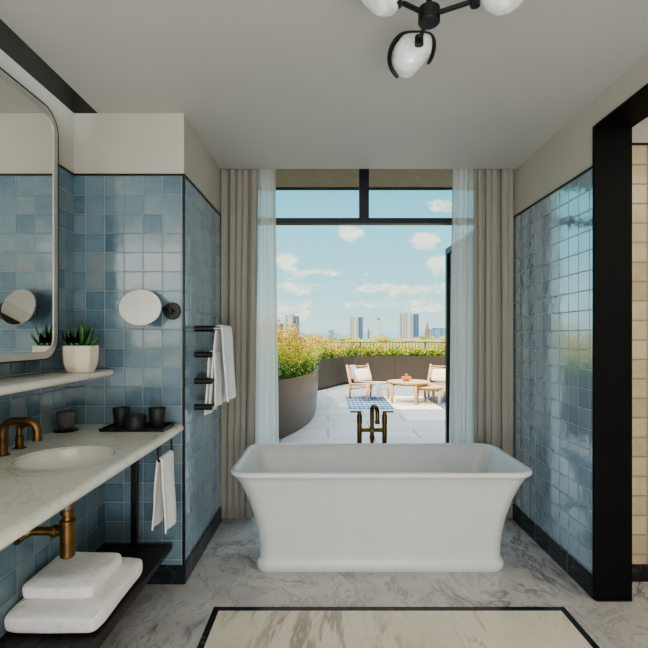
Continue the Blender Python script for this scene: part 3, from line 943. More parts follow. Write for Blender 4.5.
# magnifying mirror
def make_mag():
    Y = YN
    px = wx(171, 2.44); pz = wz(311, 2.44)
    t = thing('magnifying_mirror', 'small round shaving mirror on a black swing arm by the tiles', 'mirror', (px, Y, pz))
    b = NB(); cyl(b, (px, Y - .014, pz), .046, .014, 'y', 32, .003); cyl(b, (px, Y - .04, pz), .012, .03, 'y', 16, .002); obj('wall_plate', b, M['black'], t, smooth=True, angle=35)
    mc = Vector((wx(140.5, 2.37), 2.37, wz(307.3, 2.37)))
    b = NB(); tube(b, [(px, Y - .036, pz), (px - .04, Y - .04, pz + .003), (mc.x + .1, 2.41, mc.z), (mc.x, 2.40, mc.z)], .0055, 10); cyl(b, (px, Y - .042, pz - .013), .0085, .026, 'z', 14, .001)
    obj('swing_arm', b, M['black'], t, smooth=True, angle=35)
    r = .1045
    rot = Matrix.Rotation(math.radians(12), 4, 'Z') @ Matrix.Rotation(math.radians(-14), 4, 'X')
    tr = Matrix.Translation(mc) @ rot @ Matrix.Diagonal((.985, 1, .92, 1))
    b = NB(); lathe(b, [(r - .004, -.0045), (r, -.003), (r, .004), (r - .01, .007), (.01, .012)], (0, 0, 0), 56, 'y'); bmesh.ops.transform(b, matrix=tr, verts=b.verts); obj('rim', b, M['nickel'], t, smooth=True, angle=35)
    b = NB(); b.faces.new([b.verts.new(((r - .002) * math.cos(2 * PI * k / 56), -.0052, (r - .002) * math.sin(2 * PI * k / 56))) for k in range(56)]); bmesh.ops.transform(b, matrix=tr, verts=b.verts); obj('mirror_glass', b, M['mirror'], t)
make_mag()

# ------------------------------------------------------------------ ceiling light
def make_chandelier():
    Yh = 1.41
    hx0, hz0 = wx(429, Yh), wz(15.5, Yh)
    t = thing('ceiling_light', 'three-armed black ceiling light with cloudy white glass shades', 'ceiling light', (hx0, Yh, hz0))
    b = NB(); cyl(b, (hx0, Yh, hz0 - .024), .033, .046, bev=.003, seg=32); obj('hub', b, M['black'], t, smooth=True, angle=35)
    b = NB(); cyl(b, (hx0, Yh, hz0 + .02), .0085, ZC - hz0 - .04); cyl(b, (hx0, Yh, ZC - .022), .055, .0215, bev=.004); obj('stem', b, M['black'], t, smooth=True, angle=35)
    # measured outline of a shade (photo units, centred), rounded top-left shoulder to lower tip
    out = [(-205, 0), (-190, 90), (-130, 170), (-80, 200), (20, 206), (110, 204), (180, 190), (205, 130), (200, 40), (170, -20), (100, -110), (30, -180), (-50, -202), (-120, -180), (-170, -130), (-200, -70)]
    S = .000335
    def smooth_loop(pts, it=2):
        for _ in range(it):
            q = []
            for i in range(len(pts)):
                a, c = pts[i], pts[(i + 1) % len(pts)]
                q += [(a[0] * .75 + c[0] * .25, a[1] * .75 + c[1] * .25), (a[0] * .25 + c[0] * .75, a[1] * .25 + c[1] * .75)]
            pts = q
        return pts
    lp = smooth_loop(out)
    def shade(joint, rotz, tilt, flip, cx, cz, sc=1.0, short=False):
        # local frame: outline in XZ, depth in Y (front = -Y)
        mt = Matrix.Translation(joint) @ Matrix.Rotation(rotz, 4, 'Z') @ Matrix.Rotation(tilt, 4, 'X')
        def P3(x, y, z): return mt @ Vector(((x * S * sc + cx) * flip, y, z * S * sc + cz))
        b = NB()
        secs = []
        for k, (s, y) in enumerate([(.05, -.042), (.35, -.0405), (.6, -.035), (.8, -.025), (.93, -.011), (.985, .004), (1.0, .018), (.99, .03), (.93, .040), (.7, .048), (.3, .052), (.05, .053)]):
            secs.append([P3(x * s, y, z * s) for x, z in lp])
        loft(b, secs)
        g = obj('glass_shade', b, M['opal'], t, smooth=True)
        b = NB()
        # black band round the top shoulder
        arc = [(-135, -178), (-190, -120), (-222, -50), (-226, 20), (-205, 110), (-145, 190), (-85, 224), (20, 230), (125, 228), (195, 212), (228, 150), (224, 60), (200, -5), (170, -50)]
        if short: arc = arc[3:12]
        for _ in range(2):
            q = [arc[0]]
            for a, c in zip(arc, arc[1:]):
                q += [(a[0] * .75 + c[0] * .25, a[1] * .75 + c[1] * .25), (a[0] * .25 + c[0] * .75, a[1] * .25 + c[1] * .75)]
            arc = q + [arc[-1]]
        n = len(arc)
        tube(b, [P3(x * 1.03, .03, z * 1.08) for x, z in arc], [.004 + .0045 * math.sin(PI * (i + .5) / n) ** .5 for i in range(n)], 10)
        obj('band', b, M['black'], g, smooth=True)
        return g
    J = [Vector((wx(418.3, 1.545), 1.53, wz(43, 1.545))), Vector((wx(397, 1.35), 1.345, wz(1.5, 1.35))), Vector((wx(474, 1.36), 1.35, wz(3, 1.36)))]
    hub = Vector((hx0, Yh, hz0))
    for j in J:
        dd = (j - hub).normalized()
        b = NB(); tube(b, [hub + dd * .02, j], .0075, 10)
        q = (j - hub); q.z = 0; q.normalize()
        tube(b, [j - Vector((0, .0, -.012)), j - Vector((0, 0, .016))], .0145, 16)
        obj('arm', b, M['black'], t, smooth=True, angle=35)
    shade(J[0] + Vector((0, .062, 0)), 0, math.radians(6), 1, -.009, -.008)
    shade(J[1], math.radians(8), 0, -1, .055, .055, 1.32, True)
    shade(J[2], math.radians(-8), 0, 1, .103, .056, 1.34, True)
make_chandelier()

# ------------------------------------------------------------------ terrace
b = NB(); box(b, -7, 8, YW + .09, 14.6, -.12, -.004); struct('ground', b, M['paver'])
# near curved planter
def make_near_planter():
    cx, cy, rx, ry = -1.43, 8.0, 1.265, 2.95
    zt = .765
    t = thing('curved_planter', 'big bronze curved planter at the left of the terrace', 'planter', (cx, cy, 0))
    N = 96
    def el(s, z, ds=0): return [Vector((cx + (rx * s + ds) * math.cos(2 * PI * k / N), cy + (ry * s + ds) * math.sin(2 * PI * k / N), z)) for k in range(N)]
    b = NB(); loft(b, [el(.955, 0), el(.97, .1), el(.985, .3), el(1, .6), el(1, zt), el(1, zt, -.03), el(1, zt - .05, -.032)], True, False)
    obj('planter_shell', b, M['rim'], t, smooth=True, angle=40)
    b = NB(); loft(b, [el(1, zt - .06, -.033), el(1, zt - .045, -.033)]); obj('soil', b, M['soil'], t)
    return cx, cy, rx, ry, zt
NP = make_near_planter()
FP = [(-3.2, 11.0), (-1.2, 10.95), (-.24, 11.13), (.0, 11.6), (.2, 12.1), (.42, 12.55), (.72, 12.85), (1.3, 13.03), (2.04, 13.1), (3.4, 13.2), (4.6, 13.25), (6.0, 13.25)]
FB = [(-3.2, 12.0), (-1.6, 12.2), (-1.2, 12.5), (-.9, 12.9), (-.6, 13.3), (-.2, 13.7), (.3, 13.95), (1.2, 14.05), (2.04, 14.08), (3.4, 14.1), (4.6, 14.1), (6.0, 14.1)]
def make_far_planter():
    t = thing('boundary_planter', 'long brown curved planter wall along the far terrace edge', 'planter', (1.5, 13.3, 0))
    zt = .745
    b = NB()
    def ring(z, ins=0):
        pts = [Vector((x, y + ins, z)) for x, y in FP] + [Vector((x, y - ins, z)) for x, y in FB[::-1]]
        return pts
    loft(b, [ring(0.06), ring(zt), ring(zt, .03), ring(zt - .05, .03)], True, False)
    obj('planter_shell', b, M['planter'], t)
    b = NB(); loft(b, [ring(zt - .06, .035), ring(zt - .045, .035)]); obj('soil', b, M['soil'], t)
    b = NB(); loft(b, [ring(0, .05), ring(.0595, .05)]); obj('plinth', b, M['black'], t)
    for x, y in ((.62, 12.78), (1.9, 13.09), (3.2, 13.19)):
        b = NB(); box(b, x - .005, x + .005, y - .008, y + .01, .06, zt)
        obj('panel_joint', b, M['slot'], t)
make_far_planter()

def shrub(name, label, x, y, z, h, w, seed, group, red=.12, yel=.5, n=420, leaf=.02):
    rr = random.Random(seed)
    t = thing(name, label, 'shrub', (x, y, z), 0, group)
    bg, by, br, bs = NB(), NB(), NB(), NB()
    stems = []
    for k in range(9):
        a = rr.uniform(0, 2 * PI); q = rr.uniform(.2, 1) * w
        tip = Vector((x + q * math.cos(a), y + q * math.sin(a), z + h * rr.uniform(.65, 1.05)))
        base = Vector((x + .2 * q * math.cos(a), y + .2 * q * math.sin(a), z))
        mid = base.lerp(tip, .5) + Vector((0, 0, .06 * h))
        stems.append((base, mid, tip))
        tube(bs, [base, mid, tip], [.004, .003, .0015], 4)
    def leaf_at(bm, c, s):
        u = Vector((rr.gauss(0, 1), rr.gauss(0, 1), rr.gauss(0, 1))).normalized()
        v = u.cross(Vector((rr.gauss(0, 1), rr.gauss(0, 1), rr.gauss(0, 1)))).normalized()
        p = [c - u * s, c - v * s * .4, c + u * s, c + v * s * .4]
        bm.faces.new([bm.verts.new(k) for k in p])
    for i in range(n):
        b0, m0, t0 = rr.choice(stems)
        s = rr.random() ** .7
        c = (b0.lerp(m0, s * 2) if s < .5 else m0.lerp(t0, s * 2 - 1)) + Vector((rr.gauss(0, .04), rr.gauss(0, .04), rr.gauss(0, .025))) * (w / .2)
        if s > .8 and rr.random() < red: leaf_at(br, c + Vector((0, 0, .03)), leaf * 1.15)
        elif rr.random() < yel * min(1, s * 2.0): leaf_at(by, c, leaf * .85)
        else: leaf_at(bg, c, leaf * (1.25 - .5 * s))
    obj('stem', bs, M['stem'], t)
    for nm, q, mm in (('foliage', bg, 'lg'), ('yellow_foliage', by, 'ly'), ('flower', br, 'lr')):
        if len(q.verts): obj(nm, q, M[mm], t)['kind'] = 'stuff'
        else: q.free()
k = 0
rr = random.Random(4)
for i in range(9):
    for j in range(3):
        a = math.radians(-78 + i * 21)
        s = (.84, .6, .36)[j]
        x = NP[0] + (NP[2] * s) * math.cos(a) + rr.uniform(-.05, .05); y = NP[1] + NP[3] * s * math.sin(a) + rr.uniform(-.1, .1)
        if (x * FPX / y + VX) < 240: continue
        hh = (.6 if j == 0 else .84) * rr.uniform(.85, 1.1)
        shrub('flowering_shrub', 'feathery yellow-green shrub with red blooms in the bronze curved planter', x, y, NP[4] - .045, hh, .26, 100 + k, 'shrubs in the near curved planter', red=.28, yel=.85, n=1000, leaf=.017)
        k += 1
# low green fringe along the planter edge
for i in range(16):
    a = math.radians(-82 + i * 10)
    x = NP[0] + (NP[2] - .14) * math.cos(a); y = NP[1] + (NP[3] - .14) * math.sin(a)
    shrub('low_shrub', 'low dense green plant along the rim of the bronze curved planter', x, y, NP[4] - .045, .2, .15, 300 + i, 'low green plants along the near planter rim', red=0, yel=.08, n=420, leaf=.024)
for i in range(24):
    s = i / 23
    x = -.1 + 5.2 * s
    # follow middle of the far planter
    def lerp_pl(P_, x):
        for a, c in zip(P_, P_[1:]):
            if a[0] <= x <= c[0]: return a[1] + (c[1] - a[1]) * (x - a[0]) / (c[0] - a[0])
        return P_[-1][1]
    y = lerp_pl(FP, x) + .3 + .12 * rr.random()
    shrub('border_shrub', 'leafy yellow-green border plant in the long far planter', x, y, .70, rr.uniform(.24, .46), .2, 500 + i, 'plants along the far boundary planter', red=.2 if x < 1 else .08, yel=.55 if i % 3 else .3, n=460, leaf=.028)
for i, (x, y) in enumerate([(-.25, 11.6), (-.55, 11.5), (-.95, 11.5), (-.1, 12.2), (-.5, 12.3)]):
    shrub('border_shrub', 'tall yellow and red shrub at the bend of the far planter', x, y, .70, .62, .26, 560 + i, 'tall shrubs at the bend of the far planter', red=.3, yel=.8, n=700, leaf=.022)

# railing
t = thing('terrace_railing', 'dark metal railing of thin upright bars behind the far planter', 'railing', (2, 14.25, 0))
b = NB(); box(b, -2, 6, 14.23, 14.27, 1.115, 1.14); obj('top_rail', b, M['rail'], t)
b = NB(); box(b, -2, 6, 14.235, 14.265, .1, .125); obj('bottom_rail', b, M['rail'], t)
for k in range(81):
    x = -2 + .1 * k
    b = NB(); box(b, x - .009, x + .009, 14.241, 14.259, .125, 1.115); obj('baluster', b, M['rail'], t)
b = NB()
for x in (-1, 1, 3, 5): box(b, x - .025, x + .025, 14.225, 14.275, -.005, 1.15)
obj('rail_post', b, M['rail'], t)

# rugs
for (nm, lb, x0, x1, y0, y1, m) in (('outdoor_rug', 'blue woven terrace rug under the left lounge chair', .385, 1.185, 8.40, 10.05, 'rug'),
                                   ('outdoor_rug', 'cream terrace rug beneath the wooden coffee tables', 1.2, 2.08, 8.32, 10.08, 'matc'),
                                   ('outdoor_rug', 'blue woven terrace rug under the right lounge chair', 2.1, 2.9, 8.40, 10.05, 'rug')):
    b = NB(); box(b, x0, x1, y0, y1, -.004, .008, .002); o = obj(nm, b, M[m]); tag(o, lb, 'rug')

def make_chair(label, loc, rz):
    t = thing('lounge_chair', label, 'chair', (loc[0], loc[1], .008), rz)
    w, dp = .30, .27
    for s in (-1, 1):
        b = NB(); tube(b, [(s * w, -dp, 0), (s * w, -dp - .005, .36)], [.022, .027], 10); obj('front_leg', b, M['teak'], t, smooth=True, local=True)
        b = NB(); tube(b, [(s * w, dp, 0), (s * w, dp - .03, .30), (s * w, dp + .10, .70)], [.02, .028, .021], 10); obj('rear_post', b, M['teak'], t, smooth=True, local=True)
        b = NB(); tube(b, [(s * w, -dp - .02, .345), (s * w, dp - .02, .30)], .025, 10); obj('side_rail', b, M['teak'], t, smooth=True, local=True)
    b = NB(); tube(b, [(-w, dp + .085, .66), (w, dp + .085, .66)], .016, 10); tube(b, [(-w, dp + .01, .42), (w, dp + .01, .42)], .012, 8); obj('back_rail', b, M['teak'], t, smooth=True, local=True)
    b = NB(); tube(b, [(-w, -dp, .2), (w, -dp, .2)], .01, 8); tube(b, [(-w, dp, .2), (w, dp, .2)], .01, 8); obj('stretcher', b, M['teak'], t, smooth=True, local=True)
    b = NB(); grid(b, lambda u, v: Vector((-w + 2 * w * u, -dp - .01 + (2 * dp) * v, .352 - .045 * v - .025 * math.sin(PI * u))), 12, 12)
    obj('seat', b, M['cane'], t, smooth=True, local=True, mods=[('SOLIDIFY', dict(thickness=.02, offset=0))])
    b = NB(); grid(b, lambda u, v: Vector((-w + 2 * w * u, dp + .01 + .075 * v + .02 * math.sin(PI * u), .42 + .24 * v)), 12, 6)
    obj('backrest', b, M['cane'], t, smooth=True, local=True, mods=[('SOLIDIFY', dict(thickness=.01, offset=0))])
    return t
cL = (.857, 9.675); cR = (2.25, 9.6)
make_chair('pale teak lounge chair with cream cushion and blue throw on the terrace', cL, math.radians(38))
make_chair('pale teak lounge chair partly hidden by the open glass door', cR, math.radians(-38))
def cushion(label, loc, rz):
    b = NB()
    def f(u, v):
        a, c = u * 2 - 1, v * 2 - 1
        return Vector((a * .225 * (1 - .06 * c * c), 0, c * .14 * (1 - .06 * a * a)))
    th = lambda u, v: .055 * (max(0, 1 - abs(u * 2 - 1) ** 3) * max(0, 1 - abs(v * 2 - 1) ** 3)) ** .5
    grid(b, lambda u, v: f(u, v) + Vector((0, -th(u, v), 0)), 16, 12)
    grid(b, lambda u, v: f(u, v) + Vector((0, th(u, v), 0)), 16, 12)
    bmesh.ops.remove_doubles(b, verts=b.verts, dist=.001)
    bmesh.ops.rotate(b, verts=b.verts, cent=(0, 0, 0), matrix=Matrix.Rotation(math.radians(-22), 3, 'X'))
    bmesh.ops.translate(b, verts=b.verts, vec=(.02, .20, .482))
    o = obj('cushion', b, M['cush'], None, smooth=True, local=True)
    o.location = (loc[0], loc[1], .008); o.rotation_euler = (0, 0, rz)
    tag(o, label, 'cushion')
cushion('cream rectangular cushion leaning in the left lounge chair', cL, math.radians(38))
cushion('cream rectangular cushion leaning in the right lounge chair', cR, math.radians(-38))
# throw over the left chair
path = [(dpy, dz) for dpy, dz in ((.40, .50), (.395, .60), (.385, .68), (.355, .69), (.33, .62), (.29, .45), (.25, .345), (.1, .350), (-.1, .362), (-.27, .378), (-.305, .37), (-.318, .30), (-.325, .15), (-.33, .06))]
b = NB()
def thf(u, v):
    s = u * (len(path) - 1); i = min(int(s), len(path) - 2); q = s - i
    a, c = path[i], path[i + 1]
    wgt = .075
    xoff = -.14 + .12 * min(1, max(0, (u - .35) / .35))
    return Vector((xoff + (v * 2 - 1) * wgt, a[0] + (c[0] - a[0]) * q, a[1] + (c[1] - a[1]) * q + .004 * math.sin(v * 12)))
grid(b, thf, 52, 10)
o = obj('throw_blanket', b, M['throw'], None, smooth=True, local=True, mods=[('SOLIDIFY', dict(thickness=.008, offset=0))])
o.location = (cL[0], cL[1], .008); o.rotation_euler = (0, 0, math.radians(38))
tag(o, 'pale blue throw draped over back and seat of the left lounge chair', 'blanket')

def table(label, x, y, r, h, angs):
    t = thing('coffee_table', label, 'table', (x, y, .008))
    b = NB(); lathe(b, [(r - .012, 0), (r, .01), (r, .026), (r - .006, .032)], (x, y, .008 + h - .032), 48); obj('tabletop', b, M['teak'], t, smooth=True, angle=40)
    for a in angs:
        a = math.radians(a); ca, sa = math.cos(a), math.sin(a)
        b = NB(); tube(b, [(x + (r - .03) * ca, y + (r - .03) * sa, .008), (x + (r - .05) * ca, y + (r - .05) * sa, h - .02)], [.024, .034], 10); obj('leg', b, M['teak'], t, smooth=True)
    b = NB(); tube(b, [(x + (r - .06) * math.cos(2 * PI * k / 24), y + (r - .06) * math.sin(2 * PI * k / 24), h - .045) for k in range(24)], .014, 6, closed=True); obj('apron', b, M['teak'], t, smooth=True)
table('larger round pale teak coffee table carrying a fruit bowl', 1.60, 9.16, .42, .42, (205, 280, 22))
table('smaller lower round teak coffee table nested beside the larger one', 1.975, 8.97, .28, .34, (165, 305, 60))
t = thing('fruit_bowl', 'orange wooden bowl on the larger teak coffee table', 'bowl', (1.56, 9.2, .428))
b = NB(); lathe(b, [(.03, 0), (.045, .004), (.08, .03), (.105, .075), (.1, .076), (.075, .035), (.04, .014), (.003, .012)], (1.56, 9.2, .4285), 32); obj('bowl_body', b, M['bowl'], t, smooth=True)
fr = random.Random(3)
for k, (dx, dy, dz) in enumerate([(-.042, -.02, .062), (.02, -.045, .062), (.05, .02, .064), (-.015, .045, .062), (.0, 0, .112)]):
    b = NB(); bmesh.ops.create_icosphere(b, subdivisions=2, radius=.033, matrix=Matrix.Translation((1.56 + dx, 9.2 + dy, .4285 + dz)))
    o = obj('peach', b, M['fruit'], None, smooth=True); tag(o, 'round peach-coloured fruit piled in the orange bowl', 'fruit', 'fruit in the terrace bowl')

# ------------------------------------------------------------------ city beyond
GZ = -18.0
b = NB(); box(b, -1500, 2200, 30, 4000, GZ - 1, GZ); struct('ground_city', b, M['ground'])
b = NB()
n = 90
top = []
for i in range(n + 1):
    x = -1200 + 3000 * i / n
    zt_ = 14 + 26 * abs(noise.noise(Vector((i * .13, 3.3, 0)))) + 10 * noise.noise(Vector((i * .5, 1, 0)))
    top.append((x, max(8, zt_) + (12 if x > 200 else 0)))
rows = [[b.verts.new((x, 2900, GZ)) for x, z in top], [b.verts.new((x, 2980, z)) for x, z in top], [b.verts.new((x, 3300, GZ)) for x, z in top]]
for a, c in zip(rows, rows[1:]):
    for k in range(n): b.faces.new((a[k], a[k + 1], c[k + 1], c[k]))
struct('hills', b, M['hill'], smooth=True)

def tower(label, px0, px1, ptop, Y, m, panel=True, side=.35):
    x0, x1, zt_ = wx(px0, Y), wx(px1, Y), wz(ptop, Y)
    w = x1 - x0
    t = thing('apartment_tower', label, 'building', ((x0 + x1) / 2, Y, GZ))
    b = NB(); box(b, x0, x1 - w * side, Y, Y + w, GZ, zt_); obj('tower_block', b, M[m], t)
    b = NB(); box(b, x1 - w * side, x1, Y + w * .12, Y + w, GZ, zt_ - 1.2); obj('shaded_side', b, M['tower_shade'], t)  # shaded right face of the tower, shade painted by its material
    if panel:
        xm = x0 + w * .30
        b = NB(); box(b, xm, xm + w * .14, Y - .8, Y, GZ, zt_ + 1.0); obj('stair_panel', b, M['towerp'], t)
    b = NB(); box(b, x0 + w * .35, x0 + w * .62, Y + 3, Y + w * .6, zt_, zt_ + 2.6); obj('roof_plant_room', b, M['towerp'], t)
    b = NB(); box(b, x0 + .4 * w, x0 + .42 * w, Y + 4, Y + 4.4, zt_ + 2.6, zt_ + 7); obj('mast', b, M['rail'], t)
tower('wide pale high-rise tower at the right of the skyline', 402.3, 419.3, 313, 600, 'tower')
tower('slim grey high-rise tower in the middle of the skyline', 350.6, 363, 316.3, 700, 'tower')
tower('pale high-rise tower rising behind the red-flowered shrubs', 284.5, 298.5, 315, 500, 'tower')
tower('short pale block beside the leftmost high-rise tower', 274, 283, 322.5, 520, 'tower', False)
# chimney
t = thing('chimney_tower', 'tall white tapering chimney between the two high-rise towers', 'chimney', (wx(378.2, 350), 350, GZ))
b = NB(); lathe(b, [(2.0, 0), (1.25, wz(319.5, 350) - GZ)], (wx(378.2, 350), 350, GZ), 16); obj('shaft', b, M['wallw'], t, smooth=True, angle=40)
b = NB(); cyl(b, (wx(378.2, 350), 350, wz(319.5, 350)), 1.45, .9, seg=16); obj('cap', b, M['stone'], t, smooth=True, angle=40)
def spire(label, px, pt, Y, w):
    x = wx(px, Y); zt_ = wz(pt, Y)
    t = thing('church_spire', label, 'church', (x, Y, GZ))
    b = NB(); box(b, x - w, x + w, Y - w, Y + w, GZ, zt_ - 9 * w / 2 * 1.1); obj('belfry', b, M['stone'], t)
    b = NB(); z0 = zt_ - 9 * w / 2 * 1.1; lathe(b, [(w * 1.2, z0), (.05, zt_)], (x, Y, 0), 8); obj('steeple', b, M['stone'], t)
spire('pointed stone church spire right of the wide tower', 427.3, 320.5, 450, 1.9)
spire('small far church spire left of the white chimney', 368.6, 327, 700, 1.6)
def house(label, px0, px1, pt, Y, dz, m='wallw'):
    x0, x1, zt_ = wx(px0, Y), wx(px1, Y), wz(pt, Y)
    t = thing('house', label, 'building', ((x0 + x1) / 2, Y, GZ))
    b = NB(); box(b, x0, x1, Y, Y + 12, GZ, zt_ - dz); obj('walls', b, M[m], t)
    b = NB()
    a = [b.verts.new(v) for v in ((x0 - .4, Y - .4, zt_ - dz), (x1 + .4, Y - .4, zt_ - dz), (x1 + .4, Y + 12.4, zt_ - dz), (x0 - .4, Y + 12.4, zt_ - dz), (x0 + 1, Y + 6, zt_), (x1 - 1, Y + 6, zt_))]
    for f in ((0, 1, 5, 4), (2, 3, 4, 5), (0, 4, 3), (1, 2, 5), (0, 3, 2, 1)): b.faces.new([a[k] for k in f])
    obj('roof', b, M['roofr'], t)
house('long low house with reddish roof below the wide tower', 403, 425, 338.0, 170, 1.2)
house('low house with reddish roof below the church spire', 427, 444, 339.2, 150, 1.0)
house('low pale house with red roof beyond the left shrubs', 333, 352, 341.5, 140, 1.0)
house('small white house just right of the white chimney', 381, 386.5, 335.2, 300, 1.2)
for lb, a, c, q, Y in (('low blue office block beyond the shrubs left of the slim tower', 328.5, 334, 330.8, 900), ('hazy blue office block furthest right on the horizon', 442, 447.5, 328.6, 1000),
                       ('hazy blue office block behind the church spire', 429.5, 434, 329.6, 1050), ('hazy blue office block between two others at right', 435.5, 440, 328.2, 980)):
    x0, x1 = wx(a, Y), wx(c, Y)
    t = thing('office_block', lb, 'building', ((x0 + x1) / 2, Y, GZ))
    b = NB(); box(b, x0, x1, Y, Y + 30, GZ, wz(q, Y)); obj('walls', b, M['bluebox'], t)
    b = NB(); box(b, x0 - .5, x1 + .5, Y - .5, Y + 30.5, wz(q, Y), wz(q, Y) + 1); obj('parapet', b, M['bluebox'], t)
rt = random.Random(21)
crowns = []
for k in range(3):
    b = NB(); bmesh.ops.create_icosphere(b, subdivisions=3, radius=1)
    for v in b.verts:
        f_ = 1 + .28 * noise.noise(v.co * 2.2 + Vector((k * 9, 0, 0))) + .12 * noise.noise(v.co * 6)
        v.co = Vector((v.co.x * f_, v.co.y * f_, v.co.z * f_ * .8))
    me = bpy.data.meshes.new('crown'); b.to_mesh(me); b.free()
    me.materials.append(M['tree' if k % 2 else 'tree2']); crowns.append(me)
b = NB(); tube(b, [(0, 0, 0), (0, 0, 1)], [.5, .3], 6); trunk_me = bpy.data.meshes.new('trunk'); b.to_mesh(trunk_me); b.free(); trunk_me.materials.append(M['stem'])
placed = [(wx(q_, y_), y_ + 8, 16) for q_, y_ in ((410.8, 600), (356.8, 700), (291.5, 500), (278.5, 520), (378.2, 350), (427.3, 450), (414, 170), (435, 150), (342, 140), (384, 300))]
for i in range(150):
    Y = 70 * (9 ** rt.random())
    px = rt.uniform(268, 452)
    x = wx(px, Y)
    topy = rt.uniform(334.5, 340.5) if Y > 140 else rt.uniform(338, 344)
    zt_ = wz(topy, Y)
    rad = rt.uniform(4, 7) * (1 + Y / 700)
    zc_ = zt_ - rad * .8
    if any((x - a_) ** 2 + (Y - c_) ** 2 < ((rad + r_) * 1.25) ** 2 for a_, c_, r_ in placed): continue
    placed.append((x, Y, rad))
    t = thing('distant_tree', 'rounded green tree far below the terrace among city roofs', 'tree', (x, Y, GZ), 0, 'trees in the city beyond the terrace')
    o = bpy.data.objects.new('crown', crowns[i % 3]); C.objects.link(o); o.parent = t; o.location = (0, 0, zc_ - GZ); o.scale = (rad, rad, rad); o.rotation_euler = (0, 0, rt.uniform(0, 6))
    o = bpy.data.objects.new('trunk', trunk_me); C.objects.link(o); o.parent = t; o.scale = (1, 1, zc_ - GZ)

# ------------------------------------------------------------------ light
w = bpy.data.worlds.new('sky'); bpy.context.scene.world = w; w.use_nodes = True
class W(NT):
    def __init__(s, w): s.t = w.node_tree; s.n = s.t.nodes; s.l = s.t.links
t = W(w); bg = t.n['Background']
dirv = t.add('ShaderNodeTexCoord').outputs['Generated']
s = t.sep(dirv)
az = t.m('ARCTAN2', s[0], s[1]); el = t.m('ARCSINE', s[2])
g1 = t.add('ShaderNodeValToRGB'); cr = g1.color_ramp
for i, (p_, c) in enumerate([(0.0, (190, 216, 208)), (.12, (150, 204, 212)), (.3, (104, 182, 208)), (.45, (190, 212, 220)), (1, (215, 222, 226))]):
    if i > 1: cr.elements.new(p_)
    cr.elements[i].position = p_; cr.elements[i].color = s2l(c)
t.l.new(t.rng(el, -.02, 1.2), g1.inputs[0])
# clouds: puffs at chosen bearings broken up by noise
cv = t.comb(t.m('MULTIPLY', az, 1.0), 0, t.m('MULTIPLY', el, 2.2))
nz = t.noise(cv, 9, 8, .6, .3)
nz2 = t.noise(cv, 30, 6, .6, .2)
spots = []
def adir(px, py):
    v = Vector((px - VX, FPX, VY - py)).normalized(); return math.atan2(v.x, v.y), math.asin(v.z)
tot = None
for (px, py, sx, sy, st) in ((424, 240, 16, 9, 1.0), (352, 233, 17, 9, .95), (441, 262, 17, 8, .85), (395, 290, 42, 7, .6), (318, 272, 30, 6, .6), (300, 288, 30, 8, .4), (285, 260, 16, 12, .7), (345, 304, 60, 6, .3), (410, 306, 40, 6, .3), (470, 300, 60, 20, .4), (290, 315, 30, 10, .5), (442, 204, 16, 10, .6)):
    a0, e0 = adir(px, py)
    da = t.m('DIVIDE', t.m('SUBTRACT', az, a0), sx / FPX); de = t.m('DIVIDE', t.m('SUBTRACT', el, e0), sy / FPX)
    q = t.m('MULTIPLY', t.m('EXPONENT', t.m('MULTIPLY', t.m('ADD', t.m('MULTIPLY', da, da), t.m('MULTIPLY', de, de)), -1.0)), st)
    tot = q if tot is None else t.m('ADD', tot, q)
wide = t.rng(el, .05, .35, .12, .0)
away = t.rng(t.m('ABSOLUTE', az), .45, .8, 0, .3)
base = t.m('ADD', t.m('ADD', tot, wide), away)
dens = t.m('ADD', base, t.m('ADD', t.m('MULTIPLY', t.m('SUBTRACT', nz, .5), 1.5), t.m('MULTIPLY', t.m('SUBTRACT', nz2, .5), .9)))
mask = t.rng(dens, .37, .68, 0, .85, smooth=True)
shade_ = t.rng(nz2, .3, .7)
cc = t.mixc(shade_, s2l((214, 222, 204)), s2l((250, 255, 228)))
colr = t.mixc(mask, g1.outputs[0], cc)
below = t.rng(s[2], -.02, 0)
t.l.new(t.mixc(below, s2l((150, 150, 130)), colr), bg.inputs[0])
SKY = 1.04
lift = t.rng(el, .45, .9, 1.0, 3.6, smooth=True)
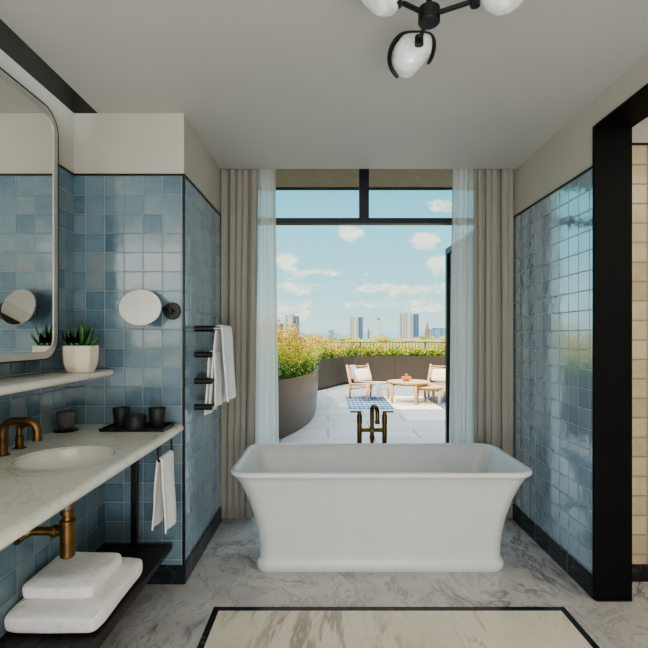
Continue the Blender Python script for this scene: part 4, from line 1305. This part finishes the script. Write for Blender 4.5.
t.l.new(t.m('MULTIPLY', lift, SKY), bg.inputs[1])

def light(name, ty, loc, rot, energy, col=(1, 1, 1), **kw):
    l = bpy.data.lights.new(name, ty); l.energy = energy; l.color = col
    for a, c in kw.items(): setattr(l, a, c)
    if ty == 'AREA': l.specular_factor = .25
    o = bpy.data.objects.new(name, l); C.objects.link(o); o.location = loc; o.rotation_euler = rot
    return o
sd = Vector((.45, .80, -.95))
o = light('sun', 'SUN', (0, 0, 20), (0, 0, 0), 3.2, (1, .86, .66), angle=.01)
o.rotation_euler = sd.to_track_quat('-Z', 'Y').to_euler()
light('bounce_fill', 'AREA', (.1, -1.0, 1.3), (math.radians(-90), 0, 0), 75, (1, .99, .985), shape='RECTANGLE', size=2.2, size_y=1.6)  # added fill behind the camera, bounced off the back wall
light('room_fill', 'AREA', (.1, -1.3, 2.4), (math.radians(35), 0, 0), 14, (1, .99, .98), shape='RECTANGLE', size=2.4, size_y=1.6)  # added soft fill behind the camera, no real fitting
light('ceiling_fill', 'AREA', (.2, -1.2, .5), (math.radians(150), 0, 0), 44, (1, .99, .98), shape='RECTANGLE', size=2.2, size_y=1.4)  # added fill aimed up to brighten the ceiling
light('shower_fill', 'AREA', (2.3, 1.2, 2.45), (0, 0, 0), 9, (1, .87, .66), shape='RECTANGLE', size=.8, size_y=.8)  # added warm fill for the shower room, no real fitting

cam = bpy.data.cameras.new('camera'); co = bpy.data.objects.new('camera', cam); C.objects.link(co)
co.location = (0, 0, H); co.rotation_euler = (PI / 2, 0, 0)
cam.sensor_width = 36; cam.lens = FPX / 648 * 36
cam.shift_x = -(VX - 324) / 648; cam.shift_y = (VY - 324) / 648
cam.clip_start = .05; cam.clip_end = 6000
sc = bpy.context.scene
sc.camera = co
sc.view_settings.view_transform = 'AgX'
sc.view_settings.look = 'AgX - Medium High Contrast'
sc.view_settings.exposure = 0.72
sc.cycles.max_bounces = 10
sc.cycles.diffuse_bounces = 5
sc.cycles.transparent_max_bounces = 24
sc.cycles.sample_clamp_indirect = 6
